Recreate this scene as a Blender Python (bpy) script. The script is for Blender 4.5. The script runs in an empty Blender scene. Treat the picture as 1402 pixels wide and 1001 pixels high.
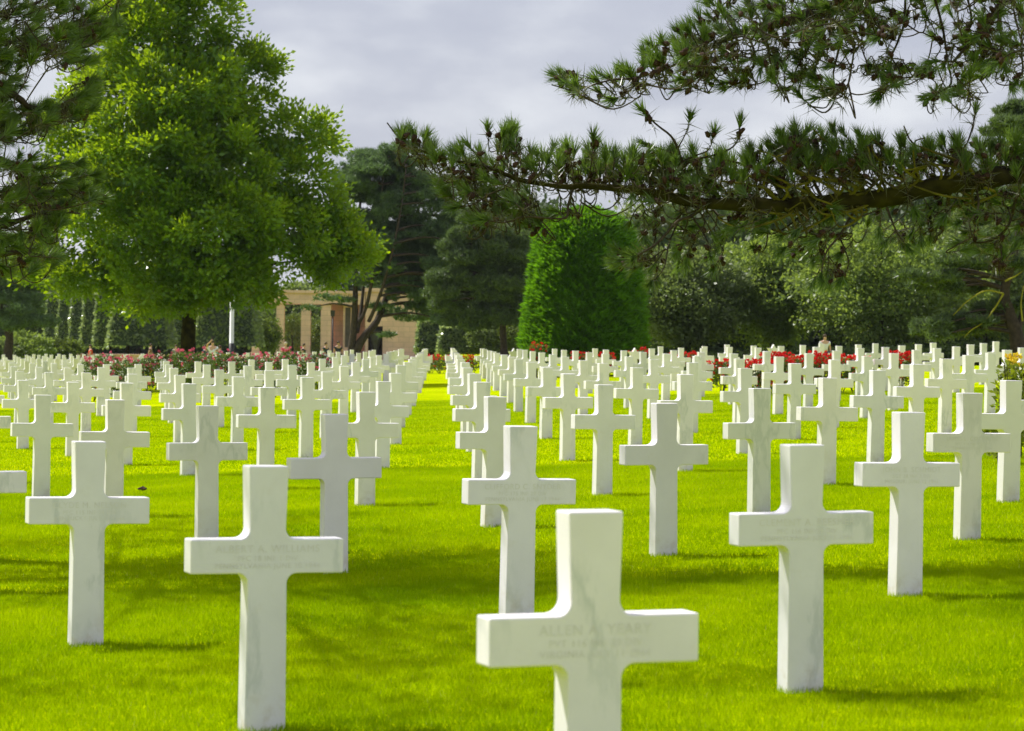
import bpy, bmesh, math, random
import numpy as np
from mathutils import Matrix, Vector

random.seed(7)
rng = np.random.default_rng(11)
scene = bpy.context.scene
col = scene.collection

# ------------------------------------------------------------------ camera
F, PIT, ROL, HC, SX = 3885.0, 0.01076, 0.0148, 1.57339, 0.03879
CX, CY = 701.0, 500.5
CR, SR, CP, SP = math.cos(ROL), math.sin(ROL), math.cos(PIT), math.sin(PIT)
FWD = Vector((0, CP, -SP))
UP0 = Vector((0, SP, CP))
RIGHT = Vector((CR, 0, 0)) + UP0 * SR
UP = Vector((-SR, 0, 0)) + UP0 * CR
cam_data = bpy.data.cameras.new('camera')
cam = bpy.data.objects.new('camera', cam_data)
col.objects.link(cam)
M = Matrix((RIGHT, UP, -FWD)).transposed().to_4x4()
M.translation = Vector((0, 0, HC))
cam.matrix_world = M
cam_data.sensor_width = 36.0
cam_data.lens = F / 1402.0 * 36.0
cam_data.clip_start = 0.1
cam_data.clip_end = 4000.0
cam_data.dof.use_dof = True
cam_data.dof.focus_distance = 25.0
cam_data.dof.aperture_fstop = 8.0
scene.camera = cam


def at(px, py, Y):
    """world point seen at photo pixel (px, py), standing at world distance Y"""
    d = FWD + RIGHT * ((px - CX) / F) - UP * ((py - CY) / F)
    t = Y / d.y
    return Vector((d.x * t, Y, HC + d.z * t))


def sstep(t):
    t = min(1.0, max(0.0, t))
    return t * t * (3 - 2 * t)


def gz(x, y):
    return SX * 60.0 * math.tanh(x / 60.0) - 0.3 * sstep((y - 136) / 25) * sstep((x / max(y, 1) + 0.13) / 0.03)


def on_ground(px, Y):
    x = (px - CX) / F * Y
    for _ in range(4):
        x = at(px, 470 + 1500 / Y, Y).x
    return Vector((x, Y, gz(x, Y)))


def project(P):
    v = Vector(P) - Vector((0, 0, HC))
    d = v.dot(FWD)
    return CX + F * v.dot(RIGHT) / d, CY - F * v.dot(UP) / d


# ------------------------------------------------------------------ tagging
def tag(o, label=None, cat=None, group=None, kind=None):
    if label: o['label'] = label
    if cat: o['category'] = cat
    if group: o['group'] = group
    if kind: o['kind'] = kind
    return o


def empty(name, loc=(0, 0, 0), rz=0.0):
    o = bpy.data.objects.new(name, None)
    o.location = loc
    o.rotation_euler = (0, 0, rz)
    o.empty_display_size = 0.3
    col.objects.link(o)
    return o


def link(name, me, mat, parent=None, loc=None):
    o = bpy.data.objects.new(name, me)
    if mat is not None and len(me.materials) == 0:
        me.materials.append(mat)
    col.objects.link(o)
    if parent is not None:
        o.parent = parent
    if loc is not None:
        o.location = loc
    return o


def np_mesh(name, V, faces, smooth=False):
    """V (n,3); faces: list of (m,k) int arrays"""
    me = bpy.data.meshes.new(name)
    V = np.asarray(V, dtype=np.float32).reshape(-1, 3)
    me.vertices.add(len(V))
    me.vertices.foreach_set('co', V.ravel())
    fs = [np.asarray(f, dtype=np.int32) for f in faces if len(f)]
    idx = np.concatenate([f.ravel() for f in fs])
    tot = np.concatenate([np.full(len(f), f.shape[1], dtype=np.int32) for f in fs])
    start = np.concatenate([[0], np.cumsum(tot)[:-1]]).astype(np.int32)
    me.loops.add(len(idx))
    me.loops.foreach_set('vertex_index', idx)
    me.polygons.add(len(tot))
    me.polygons.foreach_set('loop_start', start)
    me.polygons.foreach_set('loop_total', tot)
    if smooth:
        me.polygons.foreach_set('use_smooth', np.ones(len(tot), dtype=bool))
    me.update(calc_edges=True)
    return me


# ------------------------------------------------------------------ materials
def new_mat(name):
    m = bpy.data.materials.new(name)
    m.use_nodes = True
    nt = m.node_tree
    for n in list(nt.nodes):
        nt.nodes.remove(n)
    return m, nt, nt.nodes.new('ShaderNodeOutputMaterial')


def N(nt, t, **kw):
    n = nt.nodes.new(t)
    for k, v in kw.items():
        setattr(n, k, v)
    return n


def ramp(nt, fac, stops):
    r = N(nt, 'ShaderNodeValToRGB')
    els = r.color_ramp.elements
    while len(els) < len(stops):
        els.new(0.5)
    for e, (p, c) in zip(els, stops):
        e.position = p
        e.color = (c[0], c[1], c[2], 1)
    nt.links.new(fac, r.inputs['Fac'])
    return r.outputs['Color']


def noise(nt, vec, scale, detail=4, rough=0.55):
    n = N(nt, 'ShaderNodeTexNoise')
    n.inputs['Scale'].default_value = scale
    n.inputs['Detail'].default_value = detail
    n.inputs['Roughness'].default_value = rough
    if vec is not None:
        nt.links.new(vec, n.inputs['Vector'])
    return n.outputs['Fac']


def mix(nt, fac, a, b, mode='MIX'):
    n = N(nt, 'ShaderNodeMix', data_type='RGBA', blend_type=mode)
    for s, v in ((n.inputs[0], fac), (n.inputs[6], a), (n.inputs[7], b)):
        if isinstance(v, (int, float)):
            s.default_value = v
        elif isinstance(v, (tuple, list)):
            s.default_value = (v[0], v[1], v[2], 1)
        else:
            nt.links.new(v, s)
    return n.outputs[2]


def leaf_mat(name, c_lo, c_hi, trans, tfac=0.4, rough=0.45, spec=0.4, odd=None):
    m, nt, out = new_mat(name)
    geo = N(nt, 'ShaderNodeNewGeometry')
    stops = [(0.0, c_lo), (0.75, c_hi)]
    if odd:
        stops += [(0.93, c_hi), (1.0, odd)]
    c = ramp(nt, geo.outputs['Random Per Island'], stops)
    pos = N(nt, 'ShaderNodeTexCoord').outputs['Object']
    big = ramp(nt, noise(nt, pos, 0.7, 3), [(0.3, (0.75, 0.75, 0.75)), (0.7, (1.2, 1.15, 1.0))])
    c = mix(nt, 1.0, c, big, 'MULTIPLY')
    p = N(nt, 'ShaderNodeBsdfPrincipled')
    nt.links.new(c, p.inputs['Base Color'])
    p.inputs['Roughness'].default_value = rough
    p.inputs['Specular IOR Level'].default_value = spec
    t = N(nt, 'ShaderNodeBsdfTranslucent')
    tc = mix(nt, 1.0, big, trans, 'MULTIPLY')
    nt.links.new(tc, t.inputs['Color'])
    ms = N(nt, 'ShaderNodeMixShader')
    ms.inputs[0].default_value = tfac
    nt.links.new(p.outputs[0], ms.inputs[1])
    nt.links.new(t.outputs[0], ms.inputs[2])
    nt.links.new(ms.outputs[0], out.inputs['Surface'])
    return m


def plain_mat(name, c, rough=0.7, c2=None, scale=6.0, bump=0.0, spec=0.3, stretch=None, metal=0.0):
    m, nt, out = new_mat(name)
    p = N(nt, 'ShaderNodeBsdfPrincipled')
    tc = N(nt, 'ShaderNodeTexCoord').outputs['Object']
    if stretch:
        mp = N(nt, 'ShaderNodeMapping')
        mp.inputs['Scale'].default_value = stretch
        nt.links.new(tc, mp.inputs['Vector'])
        tc = mp.outputs[0]
    f = noise(nt, tc, scale, 5)
    cc = ramp(nt, f, [(0.35, c), (0.68, c2 or tuple(x * 0.8 for x in c))])
    nt.links.new(cc, p.inputs['Base Color'])
    p.inputs['Roughness'].default_value = rough
    p.inputs['Specular IOR Level'].default_value = spec
    p.inputs['Metallic'].default_value = metal
    if bump:
        b = N(nt, 'ShaderNodeBump')
        b.inputs['Strength'].default_value = bump
        b.inputs['Distance'].default_value = 0.02
        nt.links.new(f, b.inputs['Height'])
        nt.links.new(b.outputs[0], p.inputs['Normal'])
    nt.links.new(p.outputs[0], out.inputs['Surface'])
    return m


def marble_mat():
    m, nt, out = new_mat('white_marble')
    oi = N(nt, 'ShaderNodeObjectInfo')
    tc = N(nt, 'ShaderNodeTexCoord').outputs['Object']
    add = N(nt, 'ShaderNodeVectorMath', operation='MULTIPLY_ADD')
    comb = N(nt, 'ShaderNodeCombineXYZ')
    for i in range(3):
        nt.links.new(oi.outputs['Random'], comb.inputs[i])
    nt.links.new(comb.outputs[0], add.inputs[0])
    add.inputs[1].default_value = (37.0, 53.0, 29.0)
    nt.links.new(tc, add.inputs[2])
    v = add.outputs[0]
    base = ramp(nt, oi.outputs['Random'], [(0.0, (0.82, 0.785, 0.84)), (0.35, (0.83, 0.785, 0.79)),
                                           (0.6, (0.77, 0.75, 0.78)), (0.8, (0.83, 0.795, 0.83)), (1.0, (0.68, 0.67, 0.68))])
    # soft clouding, grey veins, tan weathering
    cloud = ramp(nt, noise(nt, v, 4.0, 4), [(0.35, (0.93, 0.93, 0.92)), (0.65, (1.0, 1.0, 1.0))])
    c = mix(nt, 1.0, base, cloud, 'MULTIPLY')
    mp = N(nt, 'ShaderNodeMapping')
    mp.inputs['Rotation'].default_value = (0.3, 0.9, 0.2)
    mp.inputs['Scale'].default_value = (1.0, 1.0, 0.35)
    nt.links.new(v, mp.inputs['Vector'])
    vein = noise(nt, mp.outputs[0], 3.2, 6, 0.6)
    vr = ramp(nt, vein, [(0.46, (0, 0, 0)), (0.50, (1, 1, 1)), (0.54, (0, 0, 0))])
    gate = ramp(nt, noise(nt, v, 1.3, 2), [(0.48, (0, 0, 0)), (0.60, (0.6, 0.6, 0.6))])
    vg = mix(nt, 1.0, vr, gate, 'MULTIPLY')
    c = mix(nt, vg, c, (0.50, 0.52, 0.52))
    grime = ramp(nt, noise(nt, v, 7.0, 6, 0.7), [(0.58, (0, 0, 0)), (0.85, (0.3, 0.3, 0.3))])
    c = mix(nt, grime, c, (0.62, 0.55, 0.42))
    # tan splash stains low on the shaft
    sepz = N(nt, 'ShaderNodeSeparateXYZ')
    nt.links.new(tc, sepz.inputs[0])
    mz_ = N(nt, 'ShaderNodeMapRange')
    mz_.inputs[1].default_value = 0.02
    mz_.inputs[2].default_value = 0.20
    mz_.inputs[3].default_value = 0.55
    mz_.inputs[4].default_value = 0.0
    nt.links.new(sepz.outputs[2], mz_.inputs[0])
    st_ = mix(nt, 1.0, ramp(nt, noise(nt, v, 11.0, 5, 0.65), [(0.48, (0, 0, 0)), (0.68, (1, 1, 1))]), mz_.outputs[0], 'MULTIPLY')
    c = mix(nt, st_, c, (0.50, 0.42, 0.30))
    p = N(nt, 'ShaderNodeBsdfPrincipled')
    nt.links.new(c, p.inputs['Base Color'])
    p.inputs['Roughness'].default_value = 0.55
    p.inputs['Specular IOR Level'].default_value = 0.3
    b = N(nt, 'ShaderNodeBump')
    b.inputs['Strength'].default_value = 0.12
    b.inputs['Distance'].default_value = 0.004
    nt.links.new(noise(nt, v, 60.0, 4), b.inputs['Height'])
    nt.links.new(b.outputs[0], p.inputs['Normal'])
    nt.links.new(p.outputs[0], out.inputs['Surface'])
    return m


def lawn_mat():
    m, nt, out = new_mat('mown_lawn')
    pos = N(nt, 'ShaderNodeNewGeometry').outputs['Position']
    mp = N(nt, 'ShaderNodeMapping')
    mp.inputs['Scale'].default_value = (1.0, 1.0, 1.0)
    nt.links.new(pos, mp.inputs['Vector'])
    a = noise(nt, mp.outputs[0], 0.45, 5, 0.6)
    c = ramp(nt, a, [(0.3, (0.26, 0.36, 0.0)), (0.5, (0.36, 0.44, 0.0)), (0.72, (0.45, 0.49, 0.002))])
    f = ramp(nt, noise(nt, pos, 9.0, 6, 0.7), [(0.3, (0.72, 0.78, 0.7)), (0.7, (1.12, 1.08, 1.0))])
    c = mix(nt, 1.0, c, f, 'MULTIPLY')
    p = N(nt, 'ShaderNodeBsdfPrincipled')
    nt.links.new(c, p.inputs['Base Color'])
    p.inputs['Roughness'].default_value = 0.9
    p.inputs['Specular IOR Level'].default_value = 0.0
    b = N(nt, 'ShaderNodeBump')
    b.inputs['Strength'].default_value = 0.5
    b.inputs['Distance'].default_value = 0.03
    nt.links.new(noise(nt, pos, 25.0, 5, 0.7), b.inputs['Height'])
    nt.links.new(b.outputs[0], p.inputs['Normal'])
    nt.links.new(p.outputs[0], out.inputs['Surface'])
    return m


def grass_mat():
    m, nt, out = new_mat('grass_blades')
    geo = N(nt, 'ShaderNodeNewGeometry')
    c = ramp(nt, geo.outputs['Random Per Island'], [(0.0, (0.10, 0.19, 0.0)), (0.6, (0.18, 0.28, 0.0)), (0.97, (0.28, 0.34, 0.005)), (1.0, (0.5, 0.45, 0.15))])
    big = ramp(nt, noise(nt, geo.outputs['Position'], 0.5, 5, 0.6), [(0.3, (0.62, 0.74, 0.7)), (0.7, (1.18, 1.12, 1.0))])
    c = mix(nt, 1.0, c, big, 'MULTIPLY')
    d = N(nt, 'ShaderNodeBsdfDiffuse')
    nt.links.new(c, d.inputs['Color'])
    t = N(nt, 'ShaderNodeBsdfTranslucent')
    nt.links.new(mix(nt, 1.0, big, (0.46, 0.61, 0.0), 'MULTIPLY'), t.inputs['Color'])
    ms = N(nt, 'ShaderNodeMixShader')
    ms.inputs[0].default_value = 0.5
    nt.links.new(d.outputs[0], ms.inputs[1])
    nt.links.new(t.outputs[0], ms.inputs[2])
    nt.links.new(ms.outputs[0], out.inputs['Surface'])
    return m


MARBLE = marble_mat()
INSCR = plain_mat('weathered_lettering', (0.755, 0.73, 0.72), 0.8, (0.67, 0.64, 0.61), 25)
LAWN = lawn_mat()
GRASS = grass_mat()
BARK = plain_mat('pine_bark', (0.030, 0.024, 0.018), 0.9, (0.075, 0.055, 0.040), 9, 0.8, 0.15)
MOSSY = plain_mat('mossy_bark', (0.013, 0.010, 0.006), 0.95, (0.050, 0.046, 0.008), 6, 1.0, 0.05)
LICHEN = plain_mat('lichen_twig', (0.030, 0.026, 0.010), 0.9, (0.19, 0.175, 0.012), 5, 0.6, 0.1)
TWIG = plain_mat('twig_bark', (0.030, 0.024, 0.014), 0.9, (0.075, 0.058, 0.032), 14, 0.3, 0.15)
CONE = plain_mat('pine_cone', (0.028, 0.015, 0.009), 0.8, (0.075, 0.038, 0.022), 60, 0.6, 0.2)
NEEDLE = leaf_mat('pine_needles', (0.042, 0.088, 0.018), (0.105, 0.180, 0.034), (0.20, 0.33, 0.04), 0.33, 0.35, 0.5)
NEEDLE_B = leaf_mat('pine_needles_light', (0.050, 0.13, 0.015), (0.085, 0.19, 0.025), (0.16, 0.34, 0.03), 0.35, 0.35, 0.5)
NEEDLE_OLD = leaf_mat('older_needles', (0.045, 0.062, 0.026), (0.10, 0.105, 0.05), (0.16, 0.18, 0.05), 0.25, 0.35, 0.5, (0.16, 0.09, 0.03))
def stone_mat():
    m, nt, out = new_mat('tan_limestone')
    tc = N(nt, 'ShaderNodeTexCoord').outputs['Object']
    mp = N(nt, 'ShaderNodeMapping')
    mp.inputs['Rotation'].default_value = (math.radians(90), 0, 0)
    nt.links.new(tc, mp.inputs['Vector'])
    b = N(nt, 'ShaderNodeTexBrick')
    b.inputs['Scale'].default_value = 1.0
    b.inputs['Brick Width'].default_value = 0.9
    b.inputs['Row Height'].default_value = 0.42
    b.inputs['Mortar Size'].default_value = 0.012
    b.inputs['Color1'].default_value = (0.70, 0.48, 0.41, 1)
    b.inputs['Color2'].default_value = (0.62, 0.42, 0.36, 1)
    b.inputs['Mortar'].default_value = (0.42, 0.31, 0.23, 1)
    nt.links.new(mp.outputs[0], b.inputs['Vector'])
    f = ramp(nt, noise(nt, tc, 0.8, 5), [(0.35, (0.85, 0.85, 0.85)), (0.65, (1.08, 1.05, 1.02))])
    p = N(nt, 'ShaderNodeBsdfPrincipled')
    nt.links.new(mix(nt, 1.0, b.outputs['Color'], f, 'MULTIPLY'), p.inputs['Base Color'])
    p.inputs['Roughness'].default_value = 0.85
    nt.links.new(p.outputs[0], out.inputs['Surface'])
    return m


STONE = stone_mat()
OPENING_SHADE = plain_mat('opening_shade', (0.10, 0.085, 0.075), 0.9, (0.06, 0.05, 0.045), 2)  # dark colour stands in for the shade in the recess and window
BRONZE = plain_mat('dark_bronze', (0.03, 0.03, 0.028), 0.5, (0.05, 0.05, 0.045), 5)
WHITEP = plain_mat('white_paint', (0.80, 0.80, 0.80), 0.5, (0.74, 0.74, 0.74), 2)
BLACKP = plain_mat('black_paint', (0.02, 0.02, 0.022), 0.5, (0.03, 0.03, 0.03), 4)
SOIL = plain_mat('bare_soil', (0.045, 0.03, 0.02), 1.0, (0.08, 0.055, 0.035), 6, 0.6, 0.1)


# ------------------------------------------------------------------ geometry helpers
def unit(a):
    a = np.asarray(a, float)
    return a / (np.linalg.norm(a, axis=-1, keepdims=True) + 1e-9)


def rdir(n):
    return unit(rng.normal(size=(n, 3)))


def leaves_mesh(name, P, D, L, Wd, bend=0.15):
    """diamond leaves: base P, axis D, length L, width Wd"""
    n = len(P)
    D = unit(D)
    S = unit(np.cross(D, rdir(n)))
    U = np.cross(S, D)
    L = np.broadcast_to(np.asarray(L, float), (n,))[:, None]
    Wd = np.broadcast_to(np.asarray(Wd, float), (n,))[:, None]
    mid = P + D * L * 0.5 + U * L * bend
    V = np.stack([P, mid + S * Wd * 0.5, P + D * L, mid - S * Wd * 0.5], 1)
    i = np.arange(n, dtype=np.int32)[:, None] * 4
    return np_mesh(name, V, [np.concatenate([i, i + 1, i + 2, i + 3], 1)])


def blades_mesh(name, P, D, L, Wd):
    n = len(P)
    D = unit(D)
    S = unit(np.cross(D, rdir(n)))
    L = np.broadcast_to(np.asarray(L, float), (n,))[:, None]
    Wd = np.broadcast_to(np.asarray(Wd, float), (n,))[:, None]
    V = np.stack([P - S * Wd * 0.5, P + S * Wd * 0.5, P + D * L], 1)
    i = np.arange(n, dtype=np.int32)[:, None] * 3
    return np_mesh(name, V, [np.concatenate([i, i + 1, i + 2], 1)])


def smooth_path(pts, sub=4):
    pts = [np.asarray(p, float) for p in pts]
    if len(pts) < 3:
        return np.array(pts)
    ext = [2 * pts[0] - pts[1]] + pts + [2 * pts[-1] - pts[-2]]
    out = []
    for k in range(1, len(ext) - 2):
        p0, p1, p2, p3 = ext[k - 1:k + 3]
        for s in range(sub):
            t = s / sub
            out.append(0.5 * ((2 * p1) + (p2 - p0) * t + (2 * p0 - 5 * p1 + 4 * p2 - p3) * t * t + (3 * p1 - p0 - 3 * p2 + p3) * t ** 3))
    out.append(pts[-1])
    return np.array(out)


class Tubes:
    def __init__(self):
        self.V, self.Fq, self.n = [], [], 0

    def add(self, path, r0, r1=None, sides=6, rough=0.0, radii=None):
        path = np.asarray(path, float)
        k = len(path)
        if k < 2:
            return
        rad = np.asarray(radii, float) if radii is not None else np.linspace(r0, r1 if r1 is not None else r0, k)
        T = unit(np.gradient(path, axis=0))
        ref = np.array([0.0, 0.0, 1.0]) if abs(T[:, 2]).mean() < 0.8 else np.array([1.0, 0.0, 0.0])
        A = unit(np.cross(T, ref))
        B = np.cross(T, A)
        th = np.linspace(0, 2 * np.pi, sides, endpoint=False)
        R = rad[:, None, None]
        if rough:
            R = R * (1 + rough * rng.normal(size=(k, sides, 1)))
        V = path[:, None] + R * (A[:, None] * np.cos(th)[None, :, None] + B[:, None] * np.sin(th)[None, :, None])
        i = np.arange(k - 1)[:, None] * sides
        j = np.arange(sides)[None]
        j2 = (j + 1) % sides
        q = np.stack([i + j, i + j2, i + sides + j2, i + sides + j], -1).reshape(-1, 4) + self.n
        self.V.append(V.reshape(-1, 3))
        self.Fq.append(q)
        self.n += k * sides
        for end, pos in ((0, path[0]), (k - 1, path[-1])):      # closed ends
            self.V.append(pos[None])
            c = self.n
            self.n += 1
            ring = c - k * sides + end * sides if end == 0 else c - 1 - k * sides + end * sides
            jj = np.arange(sides)
            tri = np.stack([ring + jj, ring + (jj + 1) % sides, np.full(sides, c)], 1)
            self.tri = getattr(self, 'tri', [])
            self.tri.append(tri)

    def build(self, name, mat, parent=None, smooth=True):
        me = np_mesh(name, np.concatenate(self.V), [np.concatenate(self.Fq), np.concatenate(self.tri)], smooth)
        return link(name, me, mat, parent)


class Boxes:
    """boxes and prisms gathered into one mesh"""
    def __init__(self):
        self.bm = bmesh.new()

    def box(self, x0, x1, y0, y1, z0, z1, top=1.0):
        cx, cy = (x0 + x1) / 2, (y0 + y1) / 2
        vs = []
        for z, k in ((z0, 1.0), (z1, top)):
            for x, y in ((x0, y0), (x1, y0), (x1, y1), (x0, y1)):
                vs.append(self.bm.verts.new((cx + (x - cx) * k, cy + (y - cy) * k, z)))
        for f in ((3, 2, 1, 0), (4, 5, 6, 7), (0, 1, 5, 4), (1, 2, 6, 5), (2, 3, 7, 6), (3, 0, 4, 7)):
            self.bm.faces.new([vs[i] for i in f])
        return self

    def build(self, name, mat, parent=None, bevel=0.0):
        if bevel:
            bmesh.ops.bevel(self.bm, geom=self.bm.edges[:], offset=bevel, segments=2, affect='EDGES', profile=0.5)
        me = bpy.data.meshes.new(name)
        self.bm.to_mesh(me)
        self.bm.free()
        return link(name, me, mat, parent)


# ------------------------------------------------------------------ light and sky
SUNV = Vector((-0.62, 0.45, 1.0)).normalized()
SUN_EL = math.asin(SUNV.z)
SUN_AZ = math.atan2(SUNV.x, SUNV.y)
sd = bpy.data.lights.new('sun', 'SUN')
sd.energy = 5.0
sd.angle = math.radians(0.5)
sd.color = (1.0, 0.965, 0.90)
so = bpy.data.objects.new('sun', sd)
so.rotation_euler = SUNV.to_track_quat('Z', 'Y').to_euler()
so.location = (-30, 20, 60)
col.objects.link(so)

w = bpy.data.worlds.new('World')
scene.world = w
w.use_nodes = True
nt = w.node_tree
for n in list(nt.nodes):
    nt.nodes.remove(n)
wo = N(nt, 'ShaderNodeOutputWorld')
bg = N(nt, 'ShaderNodeBackground')
bg.inputs['Strength'].default_value = 0.1
sky = N(nt, 'ShaderNodeTexSky', sky_type='NISHITA')
sky.sun_disc = False
sky.sun_elevation = SUN_EL
sky.sun_rotation = SUN_AZ
gen = N(nt, 'ShaderNodeTexCoord').outputs['Generated']
mp = N(nt, 'ShaderNodeMapping')
mp.inputs['Scale'].default_value = (1.0, 1.0, 2.2)
mp.inputs['Location'].default_value = (0.25, 0.0, 0.31)
nt.links.new(gen, mp.inputs['Vector'])
c1 = noise(nt, mp.outputs[0], 5.0, 6, 0.5)
c2 = noise(nt, mp.outputs[0], 13.0, 7, 0.5)
cl = mix(nt, 0.6, c1, c2)
cloud = ramp(nt, cl, [(0.34, (3.6, 3.75, 4.65)), (0.48, (4.4, 4.55, 5.3)), (0.62, (6.3, 6.45, 6.9))])
# thick bright cloud overhead and behind the camera, darker bank to the north
sep = N(nt, 'ShaderNodeSeparateXYZ')
nt.links.new(gen, sep.inputs[0])
mr = N(nt, 'ShaderNodeMapRange')
mr.inputs[1].default_value = 1.0
mr.inputs[2].default_value = -0.2
mr.inputs[3].default_value = 1.0
mr.inputs[4].default_value = 1.12
nt.links.new(sep.outputs[1], mr.inputs[0])
vm = N(nt, 'ShaderNodeVectorMath', operation='SCALE')
nt.links.new(cloud, vm.inputs[0])
nt.links.new(mr.outputs[0], vm.inputs['Scale'])
nt.links.new(mix(nt, 0.9, sky.outputs[0], vm.outputs[0]), bg.inputs['Color'])
nt.links.new(bg.outputs[0], wo.inputs['Surface'])

scene.view_settings.view_transform = 'Standard'
scene.view_settings.look = 'None'
scene.view_settings.exposure = 0.36
scene.view_settings.gamma = 1.0

# ------------------------------------------------------------------ ground
xs = np.concatenate([[-1500, -600], np.linspace(-200, 200, 161), [600, 1500]])
ys = np.array([-60, -20, 0, 5, 20, 60, 120, 134, 140, 146, 152, 158, 166, 200, 400, 900, 2500], float)
V = np.array([[x, y, gz(x, y)] for y in ys for x in xs])
nx = len(xs)
fq = np.array([[r * nx + c, r * nx + c + 1, (r + 1) * nx + c + 1, (r + 1) * nx + c] for r in range(len(ys) - 1) for c in range(nx - 1)])
g = link('ground', np_mesh('ground', V, [fq], True), LAWN)
tag(g, 'smooth mown bright green lawn under the grave crosses', 'lawn', kind='structure')


def grass_zone(y0, y1, dens, h, wd):
    n = int((0.198 * (y1 * y1 - y0 * y0) + 1.2 * (y1 - y0)) * dens)
    y = np.sqrt(rng.uniform(y0 * y0, y1 * y1, n))
    x = rng.uniform(-1, 1, n) * (0.198 * y + 0.6)
    z = SX * 60 * np.tanh(x / 60) - 0.002
    D = np.stack([rng.normal(0, 0.5, n), rng.normal(0, 0.5, n), np.ones(n)], 1)
    return np.stack([x, y, z], 1), D, h * rng.uniform(0.6, 1.3, n), np.full(n, wd)


zs = [grass_zone(5.6, 11, 17000, 0.036, 0.003), grass_zone(11, 18, 8500, 0.036, 0.0042), grass_zone(18, 34, 3200, 0.036, 0.006),
      grass_zone(34, 70, 600, 0.034, 0.011)]
P, D, L, Wd = [np.concatenate(a) for a in zip(*zs)]
gr = link('grass', blades_mesh('grass', P, D, L, Wd), GRASS)
tag(gr, 'short bright yellow green grass blades covering the lawn', 'grass', kind='stuff')

# a clod of dug earth lying on the lawn
bm = bmesh.new()
bmesh.ops.create_icosphere(bm, subdivisions=3, radius=0.05)
for v in bm.verts:
    v.co *= 1 + 0.35 * math.sin(v.co.x * 90 + 1) * math.cos(v.co.y * 70)
    v.co.z *= 0.42
me = bpy.data.meshes.new('earth_clod')
bm.to_mesh(me); bm.free()
gp = on_ground(197, 30.2)
tag(link('earth_clod', me, SOIL, loc=(gp.x, gp.y, gp.z + 0.03)), 'small dark brown clod lying alone on the sunlit lawn at the left', 'clod')

# ------------------------------------------------------------------ grave crosses
O = np.array([0.23208, 8.04429])
A = np.array([1.03589, 4.21999])
B = np.array([-1.22373, 3.40989])
YAW = 0.35038
CW, CH, CT = 0.635, 1.07, 0.113


def arc(cx, cz, r, a0, a1, n=6):
    return [(cx + r * math.cos(a0 + (a1 - a0) * k / n), cz + r * math.sin(a0 + (a1 - a0) * k / n)) for k in range(n + 1)]


def cross_outline():
    hw, at_, ab, r = CW / 2, 0.777, 0.638, 0.042
    wst, top, low, bot = 0.0745, 0.082, 0.081, 0.087
    half = [(bot, -0.2), (low, ab - r)]
    half += arc(low + r, ab - r, r, math.pi, math.pi / 2)[1:]
    half += [(hw, ab), (hw, at_)]
    half += arc(wst + r, at_ + r, r, 1.5 * math.pi, math.pi)
    half += [(top, CH)]
    return half + [(-x, z) for x, z in reversed(half)]


def prism_mesh(name, outline, thick, bevel):
    bm = bmesh.new()
    vs = [bm.verts.new((x, -thick / 2, z)) for x, z in outline]
    f = bm.faces.new(vs)
    ret = bmesh.ops.extrude_face_region(bm, geom=[f])
    nv = [e for e in ret['geom'] if isinstance(e, bmesh.types.BMVert)]
    for v in nv:
        v.co.y += thick
    bmesh.ops.recalc_face_normals(bm, faces=bm.faces[:])
    es = [e for e in bm.edges if all(abs(v.co.y + thick / 2) < 1e-6 for v in e.verts) or all(abs(v.co.y - thick / 2) < 1e-6 for v in e.verts)]
    sharp = [e for e in bm.edges if e not in es and e.calc_face_angle(0) > 0.8]
    bmesh.ops.bevel(bm, geom=es + sharp, offset=bevel, segments=2, affect='EDGES', profile=0.5)
    me = bpy.data.meshes.new(name)
    bm.to_mesh(me); bm.free()
    me.materials.append(MARBLE)
    return me


CROSS_ME = prism_mesh('grave_cross', cross_outline(), CT, 0.006)


def star_outline():
    pts = [(0.085, -0.2), (0.082, 0.62)]
    c, R, r = 0.83, 0.24, 0.1386
    ring = []
    for k in range(12):
        a = -math.pi / 2 + k * math.pi / 6
        rr = R if k % 2 == 0 else r
        ring.append((rr * math.cos(a), c + rr * math.sin(a)))
    # start on the inner corner right of the bottom point, go round to the one left of it
    pts += [(0.0693, c - 0.12)] + ring[2:11] + [(-0.0693, c - 0.12)]
    return pts + [(-0.082, 0.62), (-0.085, -0.2)]


STAR_ME = prism_mesh('grave_star', star_outline(), CT, 0.005)

ZMAX = [(-200, 190), (0, 170), (300, 134), (480, 135), (600, 126), (720, 108), (900, 98), (1050, 94), (1402, 81), (1650, 75)]


def zmax(px):
    return float(np.interp(px, [a for a, _ in ZMAX], [b for _, b in ZMAX]))


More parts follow.
